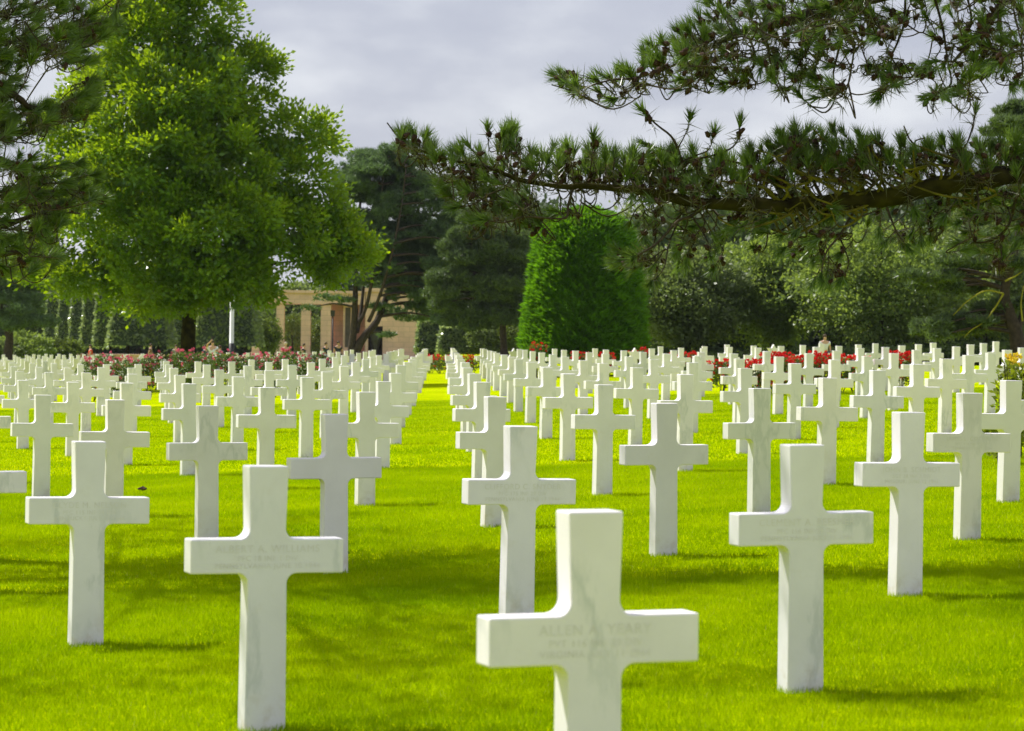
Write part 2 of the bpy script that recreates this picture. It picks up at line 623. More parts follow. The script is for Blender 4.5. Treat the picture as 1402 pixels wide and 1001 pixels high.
# rose bushes stand where crosses leave room: (px, Y, height, radius, colour)
BUSHES = []
for k, px in enumerate([126, 146, 165, 184, 205, 226, 249, 268, 288, 308, 330, 352, 375, 398, 420, 438]):
    BUSHES.append((px, 79 + (k * 7) % 12, [1.15, 1.25, 1.05, 1.1][k % 4] + (0.22 if 240 < px < 275 else 0), 0.42, 'pink'))
for k, px in enumerate([1038, 1062, 1084, 1106, 1128, 1150, 1172]):
    BUSHES.append((px, 66.5 + (k * 5) % 4, [0.78, 0.92, 0.84][k % 3], 0.42, 'red'))
BUSHES += [(1236, 70, 0.86, 0.40, 'red'), (988, 72, 0.75, 0.35, 'red'), (735, 101, 1.2, 0.38, 'red'), (795, 99, 0.85, 0.4, 'red'),
           (830, 99, 0.8, 0.4, 'red'), (876, 98, 0.95, 0.45, 'red'), (915, 96, 0.75, 0.4, 'red'), (948, 95, 0.8, 0.4, 'red'),
           (590, 122, 0.75, 0.5, 'red'), (604, 121, 0.7, 0.5, 'red'), (646, 119, 0.7, 0.5, 'red'),
           (1396, 33.0, 1.12, 0.26, 'yellow'), (1362, 34.0, 0.36, 0.22, 'yellow'), (1376, 31.5, 0.55, 0.22, 'yellow')]
bush_xy = [np.array(on_ground(b[0], b[1]).xy) for b in BUSHES]
CYP = np.array(on_ground(800, 104).xy)
BIGTREE = np.array(on_ground(258, 96).xy)

crosses = []
for i in range(-40, 60):
    for j in range(-40, 60):
        p = O + A * i + B * j
        if p[1] < 7.0:
            continue
        z = gz(p[0], p[1])
        px, py = project((p[0], p[1], z + CH))
        m = 0.36 * F / p[1]
        if px < -m or px > 1402 + m or p[1] > zmax(px):
            continue
        if any(np.hypot(*(p - b)) < 0.75 for b in bush_xy) or np.hypot(*(p - CYP)) < 2.9 or np.hypot(*(p - BIGTREE)) < 1.3:
            continue
        crosses.append([i, j, p, px, py])
crosses.sort(key=lambda c: c[2][1])

ORD = ['first', 'second', 'third', 'fourth', 'fifth', 'sixth', 'seventh', 'eighth', 'ninth', 'tenth', 'eleventh', 'twelfth', 'thirteenth', 'fourteenth',
       'fifteenth', 'sixteenth', 'seventeenth', 'eighteenth', 'nineteenth', 'twentieth']
TENS = {2: 'twenty', 3: 'thirty', 4: 'forty'}


def ordn(n):      # 0-based
    return ORD[n] if n < 20 else '%s-%s' % (TENS[(n + 1) // 10], ORD[(n + 1) % 10 - 1]) if (n + 1) % 10 else {30: 'thirtieth', 40: 'fortieth'}[n + 1]


NEAR = {(0, 0): 'biggest and nearest white marble cross, its foot cut off by the bottom edge',
        (0, 1): 'tall white marble cross standing left of the nearest one, in shaded grass',
        (1, 0): 'large white marble cross standing right of the nearest one, bright sunlit top',
        (0, 2): 'white marble cross at the left, beside the dark shaded band of grass',
        (1, 1): 'white marble cross partly hidden behind the nearest cross',
        (2, 0): 'white marble cross on the right overlapping the arm of the one behind',
        (0, 3): 'cross cut by the left edge so only its right arm shows',
        (1, 2): 'grey veined marble cross behind the shoulder of the tall left cross',
        (3, 0): 'cross on the right with the clearest dark lettering and a stained arm',
        (4, 0): 'grey cross at the right edge in front of the yellow flowering bush'}
TEXT = {(0, 0): ('ALLEN A. YEARY', 'PVT 116 INF 29 DIV', 'VIRGINIA JULY 11 1944'),
        (1, 0): ('CLEMENT A. BEESMER', 'PFC 116 INF 29 DIV', 'PENNSYLVANIA JULY 11 1944'),
        (0, 1): ('ALBERT A. WILLIAMS', 'PFC 18 INF 1 DIV', 'PENNSYLVANIA JUNE 10 1944'),
        (0, 2): ('CLYDE M. NELSON', 'PFC 115 INF 29 DIV', 'KENTUCKY JULY 12 1944'),
        (1, 1): ('CLIFFORD C. SNYDER', 'PFC 175 INF 29 DIV', 'PENNSYLVANIA JUNE 13 1944'),
        (2, 0): ('JOHN B. SCHMIDT', 'SGT 38 INF 2 DIV', 'MISSOURI JUNE 12 1944'),
        (3, 0): ('JAMES L. COTHRON', 'PFC 116 INF 29 DIV', 'TENNESSEE JULY 1944')}


def inscription(lines, parent):
    V, Fc, n = [], [], 0
    dg = bpy.context.evaluated_depsgraph_get()
    for k, (s, size) in enumerate(zip(lines, (0.042, 0.030, 0.030))):
        cu = bpy.data.curves.new('t', 'FONT')
        cu.body = s
        cu.size = size
        cu.align_x = 'CENTER'
        cu.space_character = 1.12
        ob = bpy.data.objects.new('t', cu)
        me = bpy.data.meshes.new_from_object(ob)
        zz = (0.724, 0.690, 0.660)[k]
        for v in me.vertices:
            V.append((v.co.x, -CT / 2 - 0.0012, v.co.y + zz))
        Fc += [tuple(a + n for a in p.vertices) for p in me.polygons]
        n += len(me.vertices)
        bpy.data.objects.remove(ob)
        bpy.data.curves.remove(cu)
        bpy.data.meshes.remove(me)
    me = bpy.data.meshes.new('inscription')
    me.from_pydata(V, [], Fc)
    return link('inscription', me, INSCR, parent)


STARS = set()
star_px = [(709, 108), (868, 96), (1077, 92)]
for sx_, sy_ in star_px:
    best = min(crosses, key=lambda c: abs(c[3] - sx_) + abs(c[2][1] - sy_) * 1.5)
    STARS.add((best[0], best[1]))

count = {}
for n_, (i, j, p, px, py) in enumerate(crosses):
    d = i - j
    k = count.get(d, 0)
    count[d] = k + 1
    star = (i, j) in STARS
    o = bpy.data.objects.new('grave_star' if star else 'grave_cross', STAR_ME if star else CROSS_ME)
    col.objects.link(o)
    jit = 0 if p[1] < 30 else 0.02
    o.location = (p[0] + random.gauss(0, jit), p[1] + random.gauss(0, jit * 2), gz(p[0], p[1]) + random.gauss(0, 0.008 if jit else 0))
    o.rotation_euler = (random.gauss(0, 0.006), random.gauss(0, 0.006), YAW + random.gauss(0, 0.012))
    side = 'right' if d >= 0 else 'left'
    file_ = ordn(d if d >= 0 else -d - 1)
    size = 'white' if p[1] < 35 else 'cream white' if p[1] < 75 else 'small white'
    if star:
        lab = 'marble star of David headstone among crosses, %s in the %s file %s of the aisle' % (ordn(k), file_, side)
    elif (i, j) in NEAR:
        lab = NEAR[(i, j)]
    else:
        lab = '%s marble cross, %s from the front in the %s file %s of the aisle' % (size, ordn(k), file_, side)
    tag(o, lab, 'headstone' if star else 'grave cross', 'white marble headstones in rows on the lawn')
    if (i, j) in TEXT:
        inscription(TEXT[(i, j)], o)

# ------------------------------------------------------------------ rose bushes
ROSE_LEAF = leaf_mat('rose_leaves', (0.035, 0.075, 0.015), (0.07, 0.12, 0.02), (0.15, 0.25, 0.03), 0.3, 0.4, 0.4, (0.14, 0.05, 0.03))
YEL_LEAF = leaf_mat('yellow_green_leaves', (0.08, 0.14, 0.012), (0.20, 0.26, 0.02), (0.35, 0.42, 0.02), 0.35, 0.4, 0.4)
BLOOM = {'pink': leaf_mat('pink_petals', (0.55, 0.06, 0.16), (0.72, 0.16, 0.28), (0.7, 0.15, 0.25), 0.3, 0.6, 0.2, (0.8, 0.4, 0.4)),
         'red': leaf_mat('red_petals', (0.60, 0.010, 0.012), (0.75, 0.02, 0.02), (0.8, 0.02, 0.02), 0.3, 0.6, 0.2),
         'yellow': leaf_mat('yellow_petals', (0.75, 0.55, 0.03), (0.85, 0.68, 0.05), (0.8, 0.6, 0.05), 0.3, 0.6, 0.2, (0.75, 0.3, 0.35))}


def rose_bush(pos, h, r, colr, label, group, nb):
    root = empty('rose_bush', pos)
    tag(root, label, 'rose bush', group)
    t = Tubes()
    tips = []
    for k in range(9):
        a, q = random.uniform(0, 6.28), random.uniform(0.3, 1.0)
        hh = h * random.uniform(0.8, 1.05)
        tip = np.array([r * q * math.cos(a), r * q * math.sin(a), hh])
        t.add(smooth_path([(0.06 * math.cos(a), 0.06 * math.sin(a), -0.05), tip * np.array([0.7, 0.7, 0.5]), tip], 3), 0.009, 0.004, 4)
        tips.append(tip)
    t.build('stems', TWIG, root)
    n = int(800 * (h / 1.0))
    th, q = rng.uniform(0, 6.28, n), np.sqrt(rng.uniform(0, 1, n))
    z = h * (0.12 + 0.86 * rng.beta(1.6, 1.2, n))
    rr = r * q * (0.75 + 0.4 * np.sin(z * 7 + th * 3))
    P = np.stack([rr * np.cos(th), rr * np.sin(th), z], 1)
    D = unit(np.stack([np.cos(th), np.sin(th), np.full(n, 0.3)], 1) + 0.8 * rdir(n))
    link('foliage', leaves_mesh('foliage', P, D, rng.uniform(0.06, 0.11, n), rng.uniform(0.035, 0.06, n)), YEL_LEAF if colr == 'yellow' else ROSE_LEAF, root)
    PP, DD = [], []
    for k in range(nb):
        a, q = random.uniform(0, 6.28), math.sqrt(random.random())
        zb = h * (random.uniform(0.8, 1.08) if random.random() < (0.72 if colr != 'pink' else 0.5) else random.uniform(0.3, 0.85))
        c = np.array([r * q * math.cos(a), r * q * math.sin(a), zb])
        m = 9
        dd = unit(rdir(m) + np.array([0, -0.2, 0.5]))
        PP.append(c + dd * 0.008); DD.append(dd)
    P, D = np.concatenate(PP), np.concatenate(DD)
    tag(link('blooms', leaves_mesh('blooms', P, D, rng.uniform(0.045, 0.07, len(P)), 0.06, 0.1), BLOOM[colr], root), kind='stuff')
    return root


lefts = {'pink': 0, 'red': 0, 'yellow': 0}
YL = ['tall yellow flowering rose bush cut by the right edge', 'low leafy yellow bush glimpsed under the arms of two crosses', 'short yellow green bush beside the tall yellow flowering bush']
for b, xy in zip(BUSHES, bush_xy):
    px, Y, h, r, c = b
    k = lefts[c]
    lefts[c] += 1
    if c == 'pink':
        lab = 'pink rose bush, %s from the left in the bed under the broad tree' % ordn(k)
        if 240 < px < 260:
            lab = 'tallest deep pink rose bush, right in front of the broad tree trunk'
        grp, nb = 'pink rose bushes in the bed under the tree', 26
    elif c == 'red':
        if px > 1000 and px < 1200:
            lab = 'red rose bush, %s from the left in the red bed among right crosses' % ordn(k)
        elif px == 1236: lab = 'dense red rose bush standing alone right of the red bed'
        elif px == 988: lab = 'thin low red rose bush on the lawn left of the red bed'
        elif px == 735: lab = 'tall red rose bush at the left foot of the clipped cypress'
        elif px < 660: lab = {590: 'low red bush at the left of the aisle end', 604: 'low red bush right in the middle of the aisle end', 646: 'low red bush behind the first file right of the aisle'}[px]
        else: lab = {795: 'low red rose bush before the middle of the clipped cypress', 830: 'low red rose bush before the right half of the clipped cypress', 876: 'red rose bush at the right foot of the clipped cypress',
                     915: 'small red rose bush just right of the clipped cypress', 948: 'small red rose bush farthest right of the clipped cypress'}[px]
        grp, nb = 'red rose bushes among the crosses', 75 if px > 1000 else 34
    else:
        lab, grp, nb = YL[k], 'yellow bushes at the right edge', 22 if h > 1 else 6
    rose_bush((xy[0], xy[1], gz(*xy)), h, r, c, lab, grp, nb)


# ------------------------------------------------------------------ broadleaf trees
def crown_points(blobs, per_blob, leaves, spread, shell=0.55, flat=0.75):
    """blobs: (center xyz, radii xyz). returns leaf bases and axes grouped in clumps"""
    P, D = [], []
    for c, r, wgt in blobs:
        n = max(3, int(per_blob * wgt))
        d = rdir(n)
        q = shell + (1.08 - shell) * rng.uniform(0, 1, n) ** 0.7
        cc = np.asarray(c) + d * q[:, None] * np.asarray(r)
        for k in range(n):
            m = max(4, int(leaves * rng.uniform(0.5, 1.5)))
            off = rng.normal(size=(m, 3)) * spread * np.array([1, 1, flat])
            P.append(cc[k] + off)
            D.append(unit(off / spread * 0.5 + d[k] * 0.5 + np.array([0, 0, 0.25]) + 0.6 * rdir(m)))
    return np.concatenate(P), np.concatenate(D)


def px_blobs(lst, Y, depth):
    """pixel blobs (x, y, rx, ry, depth offset) to world ellipsoids"""
    out = []
    for x, y, rx, ry, dz in lst:
        c = at(x, y, Y + dz)
        s = (Y + dz) / F
        out.append((np.array(c), np.array([rx * s, min(rx * s, depth), ry * s]), (rx * ry) / 4000.0))
    return out


def limb_net(t, base, top, targets, r0, sides=7, fork=0.35):
    """trunk base->top plus limbs reaching the targets"""
    base, top = np.array(base), np.array(top)
    path = smooth_path([base, base + (top - base) * 0.35 + np.array([r0 * 0.4, 0, 0]), base + (top - base) * 0.7 - np.array([r0 * 0.5, 0, 0]), top], 5)
    t.add(path, r0, r0 * 0.15, sides + 3, 0.06, radii=r0 * np.linspace(1.0, 0.12, len(path)) ** 0.9 * (1 + 0.5 * np.exp(-np.arange(len(path)) * 1.2)))
    for tg in targets:
        tg = np.array(tg)
        hz = np.clip((tg[2] - base[2]) / (top[2] - base[2]) - 0.18, fork * 0.6, 0.9)
        s = path[int(hz * (len(path) - 1))]
        mid = (s + tg) / 2 + np.array([0, 0, 0.12 * np.linalg.norm(tg - s)])
        t.add(smooth_path([s, mid, tg], 4), r0 * 0.28 * (1.1 - hz), r0 * 0.05, 5)


# the big broad tree on the left
TY = 96.0
MAG = leaf_mat('glossy_broad_leaves', (0.034, 0.105, 0.005), (0.092, 0.212, 0.008), (0.44, 0.62, 0.008), 0.40, 0.32, 0.5)
LB = [(240, -45, 80, 60, 0), (245, 30, 80, 58, 0.5), (185, 55, 58, 56, -1), (322, 88, 50, 34, 0), (350, 92, 26, 20, 0), (130, 118, 52, 46, 0.5), (230, 120, 105, 60, -1.5),
      (230, 120, 90, 55, 2), (300, 150, 80, 50, 0), (400, 190, 60, 36, 0.3), (440, 186, 28, 24, 0), (108, 185, 58, 52, 0), (190, 210, 105, 68, -2.2), (290, 225, 96, 66, -2),
      (240, 230, 120, 80, 2.5), (400, 245, 62, 44, -0.5), (85, 262, 50, 46, 0.3), (165, 300, 92, 62, -2.2), (275, 305, 110, 66, -2.8), (380, 305, 90, 52, -1), (250, 320, 130, 75, 3),
      (458, 322, 52, 34, 0), (490, 330, 28, 22, 0), (68, 345, 42, 34, 0), (40, 374, 22, 12, 0), (118, 372, 66, 34, -1), (205, 385, 88, 40, -1.8), (300, 372, 80, 38, -2), (400, 358, 80, 32, 0), (468, 358, 44, 24, -0.5),
      (240, 418, 50, 20, -1), (335, 395, 40, 16, -0.5), (185, 415, 36, 14, 0.5)]
bt = empty('broadleaf_tree', (BIGTREE[0], BIGTREE[1], gz(*BIGTREE)))
tag(bt, 'big broad leafy tree with bright yellow green crown rising over the pink roses', 'tree')
P, D = crown_points(px_blobs(LB, TY, 2.8), 38, 130, 0.23, 0.35)
off = np.array(bt.location)
link('crown', leaves_mesh('crown', P - off, D, rng.uniform(0.15, 0.25, len(P)), rng.uniform(0.085, 0.135, len(P))), MAG, bt)
t = Tubes()
tg = [np.array(at(x, y, TY + dz)) - off for x, y, rx, ry, dz in LB if y > 20]
limb_net(t, (0, 0, -0.2), np.array(at(250, -20, TY)) - off, tg, 0.27, 8)
t.build('trunk', MOSSY, bt)


def rand_tree(px, base_y, Y, top_y, half, label, mat, name='broadleaf_tree', leafL=0.19, per=620, leaves=34, group='trees beyond the cemetery field', trunk=BARK, seed=0):
    """rounded tree: one bumpy envelope, filled with clumps of leaves"""
    r = np.random.default_rng(seed + 100)
    g0 = on_ground(px, Y)
    s = Y / F
    H = (base_y - top_y) * s
    W = half * s
    root = empty(name, g0)
    tag(root, label, 'tree' if name != 'shrub' else 'shrub', group)
    zb = at(px, base_y, Y).z - g0.z
    ph = r.uniform(0, 6.28, 6)
    d = unit(r.normal(size=(per, 3)))
    az = np.arctan2(d[:, 1], d[:, 0])
    bump = 1 + 0.16 * np.sin(2 * az + ph[0] + 3 * d[:, 2]) + 0.13 * np.sin(5 * az + ph[1] + 4 * d[:, 2]) + 0.12 * np.sin(7 * d[:, 2] + ph[2] + 2 * az) + 0.08 * np.sin(11 * az + ph[3])
    q = np.where(r.uniform(0, 1, per) < 0.72, r.uniform(0.86, 1.04, per), r.uniform(0.35, 0.86, per)) * bump
    wid = np.where(d[:, 2] < 0, 1.0, 1.0 - 0.12 * d[:, 2])
    cc = np.stack([d[:, 0] * q * W * wid, d[:, 1] * q * W * 0.8, zb + H * 0.54 + d[:, 2] * q * H * 0.47], 1)
    cc = cc[cc[:, 2] > 0.05]
    sp = 0.055 * (W + H)
    m = leaves
    n = len(cc) * m
    P = np.repeat(cc, m, 0) + r.normal(size=(n, 3)) * sp * np.array([0.8, 0.8, 0.45])
    D = unit(np.repeat(unit(cc - np.array([0, 0, zb + H * 0.4])), m, 0) * 0.7 + np.array([0, 0, 0.1]) + 0.9 * rdir(n))
    link('crown', leaves_mesh('crown', P, D, leafL * rng.uniform(0.7, 1.3, n), leafL * 0.6), mat, root)
    t = Tubes()
    tg = cc[r.choice(len(cc), min(14, len(cc)), replace=False)]
    tg = tg[tg[:, 2] > H * 0.35] * 0.85
    limb_net(t, (0, 0, -0.3), (0, 0, zb + H * 0.85), tg, max(0.05, W * 0.06), 6)
    t.build('trunk', trunk, root)
    return root


OAK = leaf_mat('grey_green_leaves', (0.075, 0.120, 0.045), (0.145, 0.195, 0.070), (0.28, 0.38, 0.09), 0.36, 0.45, 0.4)
LIME = leaf_mat('mid_green_leaves', (0.080, 0.145, 0.036), (0.160, 0.230, 0.056), (0.36, 0.50, 0.07), 0.38, 0.45, 0.4, (0.16, 0.20, 0.02))
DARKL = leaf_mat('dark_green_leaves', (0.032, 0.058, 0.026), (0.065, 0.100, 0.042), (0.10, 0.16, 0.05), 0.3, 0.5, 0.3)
YG = leaf_mat('pale_green_leaves', (0.07, 0.115, 0.018), (0.13, 0.18, 0.025), (0.2, 0.28, 0.03), 0.3, 0.5, 0.3)

rand_tree(940, 476, 118, 352, 74, 'rounded grey green tree right beside the clipped cypress', OAK, seed=1)
rand_tree(1056, 474, 120, 336, 72, 'mid green tree with bright leafy top, between two rounded trees', LIME, seed=2)
rand_tree(1205, 474, 116, 318, 104, 'broad mid green tree with sunlit left side, in the right background', LIME, seed=3)
rand_tree(1345, 472, 124, 300, 90, 'dark green tree filling the right edge behind the leaning pine', OAK, seed=4)
rand_tree(1000, 474, 150, 300, 95, 'dark tree standing behind the rounded grey green tree', DARKL, seed=5, leafL=0.26)
rand_tree(885, 476, 155, 300, 60, 'pale topped tree peeping out behind the right shoulder of the cypress', OAK, seed=6, leafL=0.26)
rand_tree(1125, 474, 158, 292, 85, 'grey green tree far behind under the long pine branch', OAK, seed=7, leafL=0.26)
rand_tree(1270, 474, 160, 270, 110, 'tallest dark tree far behind at the right', DARKL, seed=8, leafL=0.28)
rand_tree(692, 478, 205, 268, 70, 'dark tree standing just left of and behind the clipped cypress', DARKL, seed=9, leafL=0.4, per=420)
rand_tree(760, 478, 215, 290, 70, 'dark tree hidden behind the clipped cypress', DARKL, seed=10, leafL=0.4, per=420)
rand_tree(590, 480, 262, 300, 80, 'dark blue green tree far behind the tan memorial', DARKL, seed=11, leafL=0.4, per=420)
rand_tree(405, 482, 262, 398, 60, 'dark green tree seen through the columns of the memorial', OAK, seed=12, leafL=0.4, per=420)
rand_tree(500, 482, 275, 350, 70, 'dark tree behind the roof of the memorial', DARKL, seed=13, leafL=0.4, per=420)
rand_tree(300, 484, 275, 392, 80, 'dark tree behind the flagpole and clipped hedges', DARKL, seed=14, leafL=0.4, per=420)
rand_tree(190, 486, 285, 388, 90, 'dark tree behind the wide clipped hedge block', DARKL, seed=15, leafL=0.4, per=420)
rand_tree(90, 488, 290, 380, 90, 'dark tree behind the row of narrow clipped hedges', DARKL, seed=16, leafL=0.4, per=420)
rand_tree(-5, 490, 250, 355, 75, 'dark tree at the left edge behind the forked pine trunk', DARKL, seed=17, leafL=0.4, per=420)
rand_tree(366, 486, 215, 440, 16, 'small yellow green bush left of the memorial columns', YG, 'shrub', 0.2, 160, 24, 'shrubs round the memorial', seed=18)
rand_tree(400, 486, 240, 432, 26, 'yellow green bush showing between two memorial columns', YG, 'shrub', 0.2, 160, 24, 'shrubs round the memorial', seed=19)
rand_tree(432, 486, 245, 440, 18, 'green bush in the second gap of the memorial columns', YG, 'shrub', 0.2, 160, 24, 'shrubs round the memorial', seed=20)
rand_tree(35, 492, 182, 458, 36, 'low green bush beside the forked pine at the left', LIME, 'shrub', 0.2, 160, 24, 'shrubs at the left edge', seed=21)
rand_tree(82, 492, 185, 467, 26, 'low yellowish bush in front of the narrow clipped hedges', YG, 'shrub', 0.2, 160, 24, 'shrubs at the left edge', seed=22)
rand_tree(5, 492, 180, 470, 22, 'low pale bush cut by the left edge', OAK, 'shrub', 0.2, 160, 24, 'shrubs at the left edge', seed=23)
rand_tree(660, 484, 190, 448, 20, 'small leafy bush behind the first files right of the aisle', OAK, 'shrub', 0.2, 160, 24, 'shrubs behind the aisle end', seed=24)
rand_tree(700, 482, 190, 446, 22, 'small sunlit bush at the left foot of the cypress', YG, 'shrub', 0.2, 160, 24, 'shrubs behind the aisle end', seed=25)


def wood(x0, x1, Y0, Y1, tops, n, leafL, label, add=2.5, mat=None):
    Yr = rng.uniform(Y0, Y1, n)
    px = rng.uniform(x0, x1, n)
    X = (px - CX) / F * Yr
    top = np.interp(px, [a for a, _ in tops], [b for _, b in tops])
    Hm = (458 - top) / F * Yr * (1 + 0.10 * np.sin(px / 13.0) + 0.07 * np.sin(px / 5.1 + Yr)) + add
    z = Hm * rng.uniform(0, 1, n) ** 0.8 + SX * 60 * np.tanh(X / 60)
    P = np.stack([X, Yr, z], 1)
    o = link('woodland', leaves_mesh('woodland', P, rdir(n), leafL * rng.uniform(0.7, 1.3, n), leafL * 0.7), mat or DARKL)
    tag(o, label, 'woodland', kind='stuff')


wood(880, 1700, 108, 118, [(880, 446), (1000, 452), (1200, 446), (1700, 440)], 22000, 0.28, 'low dark leaves added as shade at the foot of the right hand trees', 0.35, leaf_mat('tree_shade_leaves', (0.015, 0.028, 0.010), (0.035, 0.055, 0.018), (0.05, 0.08, 0.02), 0.25, 0.8, 0.05))  # low dark leaves added in place of the shade under the trees
wood(860, 1700, 128, 150, [(860, 330), (960, 322), (1100, 318), (1300, 300), (1700, 300)], 60000, 0.5, 'dark woodland closing the field behind the right hand trees')
wood(-250, 760, 292, 325, [(-250, 380), (0, 385), (200, 398), (360, 410), (480, 405), (600, 360), (760, 330)], 60000, 0.9, 'dark woodland far behind the hedges and the memorial')


# ------------------------------------------------------------------ clipped cypress
CYPM = leaf_mat('cypress_sprays', (0.038, 0.135, 0.004), (0.085, 0.215, 0.006), (0.20, 0.46, 0.008), 0.35, 0.5, 0.25)
cy = empty('clipped_cypress', (CYP[0], CYP[1], gz(*CYP)))
tag(cy, 'dense bright green cypress clipped to a blunt cone, standing among the crosses', 'tree')
s = 104 / F
cyp_prof = [(0.0, 84), (0.08, 87), (0.25, 85), (0.5, 79), (0.72, 72), (0.86, 66), (0.94, 58), (1.0, 42), (1.05, 10)]
Hc = 200 * s
n = 90000
u = rng.uniform(0, 1.06, n)
rr = np.interp(u, [a for a, _ in cyp_prof], [b for _, b in cyp_prof]) * s
keep = rng.uniform(0, 1, n) < np.clip(rr / (88 * s), 0.1, 1)
u, rr = u[keep], rr[keep]
n = len(u)
th = rng.uniform(0, 2 * np.pi, n)
zz = u * Hc + 0.45
lump = 0.93 + 0.06 * np.sin(th * 9 + np.sin(zz * 4) * 2) * np.sin(zz * 6.0 + th * 4) + 0.03 * np.sin(th * 23 + zz * 11)
rad = rr * lump * rng.uniform(0.86, 1.0, n)
P = np.stack([rad * np.cos(th), rad * np.sin(th), zz], 1)
D = np.stack([np.cos(th), np.sin(th), np.full(n, 0.45)], 1) + 0.55 * rdir(n)
link('foliage', leaves_mesh('foliage', P, D, rng.uniform(0.16, 0.40, n), rng.uniform(0.05, 0.085, n), 0.12), CYPM, cy)
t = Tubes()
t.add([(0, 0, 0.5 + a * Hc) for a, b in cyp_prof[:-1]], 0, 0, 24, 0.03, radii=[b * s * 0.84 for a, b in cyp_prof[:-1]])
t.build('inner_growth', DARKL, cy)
t = Tubes()
t.add([(0, 0, -0.2), (0, 0, 2.5), (0.02, 0, Hc * 0.9)], 0.22, 0.04, 8)
t.build('trunk', BARK, cy)


# ------------------------------------------------------------------ clipped hedge blocks
HEDGE = leaf_mat('clipped_hedge_leaves', (0.085, 0.135, 0.066), (0.160, 0.220, 0.105), (0.36, 0.46, 0.16), 0.38, 0.3, 0.6)


def hedge(px0, px1, ytop, ybot, Y, depth, label, lean=0.0):
    g0 = on_ground((px0 + px1) / 2, Y)
    sc = Y / F
    wb, h = (px1 - px0) * sc, (ybot - ytop) * sc
    root = empty('clipped_hedge', g0)
    tag(root, label, 'hedge', 'clipped hedge blocks along the far path')
    zb = np.array(at((px0 + px1) / 2, ybot, Y))[2] - g0.z
    n = int(900 * (wb * h * 2 + depth * h * 2 + wb * depth) / 25)
    n = min(max(n, 2500), 9000)
    areas = np.array([wb * h, wb * h, depth * h, depth * h, wb * depth])
    face = rng.choice(5, n, p=areas / areas.sum())
    a, b = rng.uniform(-0.5, 0.5, n), rng.uniform(0, 1, n)
    tap = 1 - 0.22 * b
    x = np.where(face < 2, a * wb * tap, np.where(face == 2, -0.5 * wb * tap, np.where(face == 3, 0.5 * wb * tap, a * wb * 0.78)))
    y = np.where(face == 0, -0.5 * depth * tap, np.where(face == 1, 0.5 * depth * tap, np.where(face == 4, (b - 0.5) * depth * 0.78, a * depth * tap)))
    z = np.where(face == 4, h, b * h)
    nrm = np.array([[0, -1, 0.15], [0, 1, 0.15], [-1, 0, 0.15], [1, 0, 0.15], [0, 0, 1]])[face]
    P = np.stack([x, y, z + zb], 1) + rng.normal(0, 0.05, (n, 3)) - nrm * 0.1
    link('foliage', leaves_mesh('foliage', P, unit(nrm * 0.8 + rdir(n)), rng.uniform(0.2, 0.36, n), 0.2), HEDGE, root)
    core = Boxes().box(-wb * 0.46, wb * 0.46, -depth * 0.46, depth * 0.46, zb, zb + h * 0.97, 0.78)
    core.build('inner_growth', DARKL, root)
    t = Tubes()
    for k in range(max(1, int(wb / 1.6))):
        tx = (k + 0.5) / max(1, int(wb / 1.6)) - 0.5
        t.add([(tx * wb, 0, -0.2), (tx * wb + 0.1, 0, zb + 0.4)], 0.14, 0.11, 6)
    t.build('trunk', BARK, root)


hedge(152, 236, 404, 473, 190, 5.0, 'widest dark clipped hedge block, left of the broad tree trunk')
hedge(268, 357, 404, 473, 186, 5.0, 'dark clipped hedge block behind the white flagpole')
for k, (a, b) in enumerate([(132, 168), (115, 150), (98, 134), (81, 118), (64, 101)]):
    hedge(a, b, 403 + (k % 2), 474, 200 + 9 * k, 4.0, 'narrow clipped hedge with sunlit left edge, %s of five from the right' % ordn(k))
hedge(570, 612, 440, 482, 196, 4.0, 'dark clipped hedge block just right of the memorial wall')
hedge(600, 650, 448, 482, 192, 4.0, 'low clipped hedge block behind the aisle end')
hedge(645, 690, 450, 480, 194, 4.0, 'low clipped hedge block with pale left edge behind the greyish pine')
hedge(236, 262, 420, 474, 205, 4.0, 'dark clipped hedge glimpsed beside the broad tree trunk')
# ------------------------------------------------------------------ memorial
my = 232.0
mg = on_ground(470, my)
ms = my / F
mem = empty('memorial_colonnade', mg)
tag(mem, 'tan stone memorial with tall square columns, flat beam and solid end wall', 'memorial')


def mx(px):
    return at(px, 450, my).x - mg.x


def mz(py):
    return at(470, py, my).z - mg.z


zl, zt, zw = mz(417), mz(402), mz(399)
Boxes().box(mx(300), mx(600), -0.5, 9.5, -0.6, 0.25).build('base', STONE, mem)
for pa, pb, yo in [(345, 355, 0), (378, 389, 0), (412, 425, 0), (439, 453, 0), (457, 467, 2.2), (469, 481, 0.6)]:
    bx = Boxes().box(mx(pa), mx(pb), yo, yo + (mx(pb) - mx(pa)) * 1.05, 0.25, zl)
    bx.box(mx(pa) - 0.08, mx(pb) + 0.08, yo - 0.08, yo + (mx(pb) - mx(pa)) * 1.05 + 0.08, 0.252, 0.7)
    bx.build('column', STONE, mem)
bx = Boxes().box(mx(330), mx(499), -0.15, 4.6, zl + 0.002, zt)
bx.box(mx(328), mx(499), -0.3, 4.75, zt + 0.002, zt + 0.22)
bx.build('entablature', STONE, mem)
Boxes().box(mx(439), mx(499), 4.0, 4.5, 0.25, zl).build('rear_wall', STONE, mem)
bx = Boxes().box(mx(500), mx(504), 0.0, 6.0, 0.25, zw)
bx.box(mx(524), mx(573.5), 0.0, 6.0, 0.25, zw)
bx.box(mx(504) + 0.002, mx(524) - 0.002, 0.0, 6.0, mz(446), zw)
bx.build('end_wall', STONE, mem)
Boxes().box(mx(499), mx(574.5), -0.15, 6.2, zw + 0.002, zw + 0.3).build('coping', STONE, mem)
Boxes().box(mx(504) + 0.003, mx(524) - 0.003, 1.2, 1.5, 0.25, mz(446) - 0.01).build('recess_shade', OPENING_SHADE, mem)  # dark slab painted as the shade inside the recess
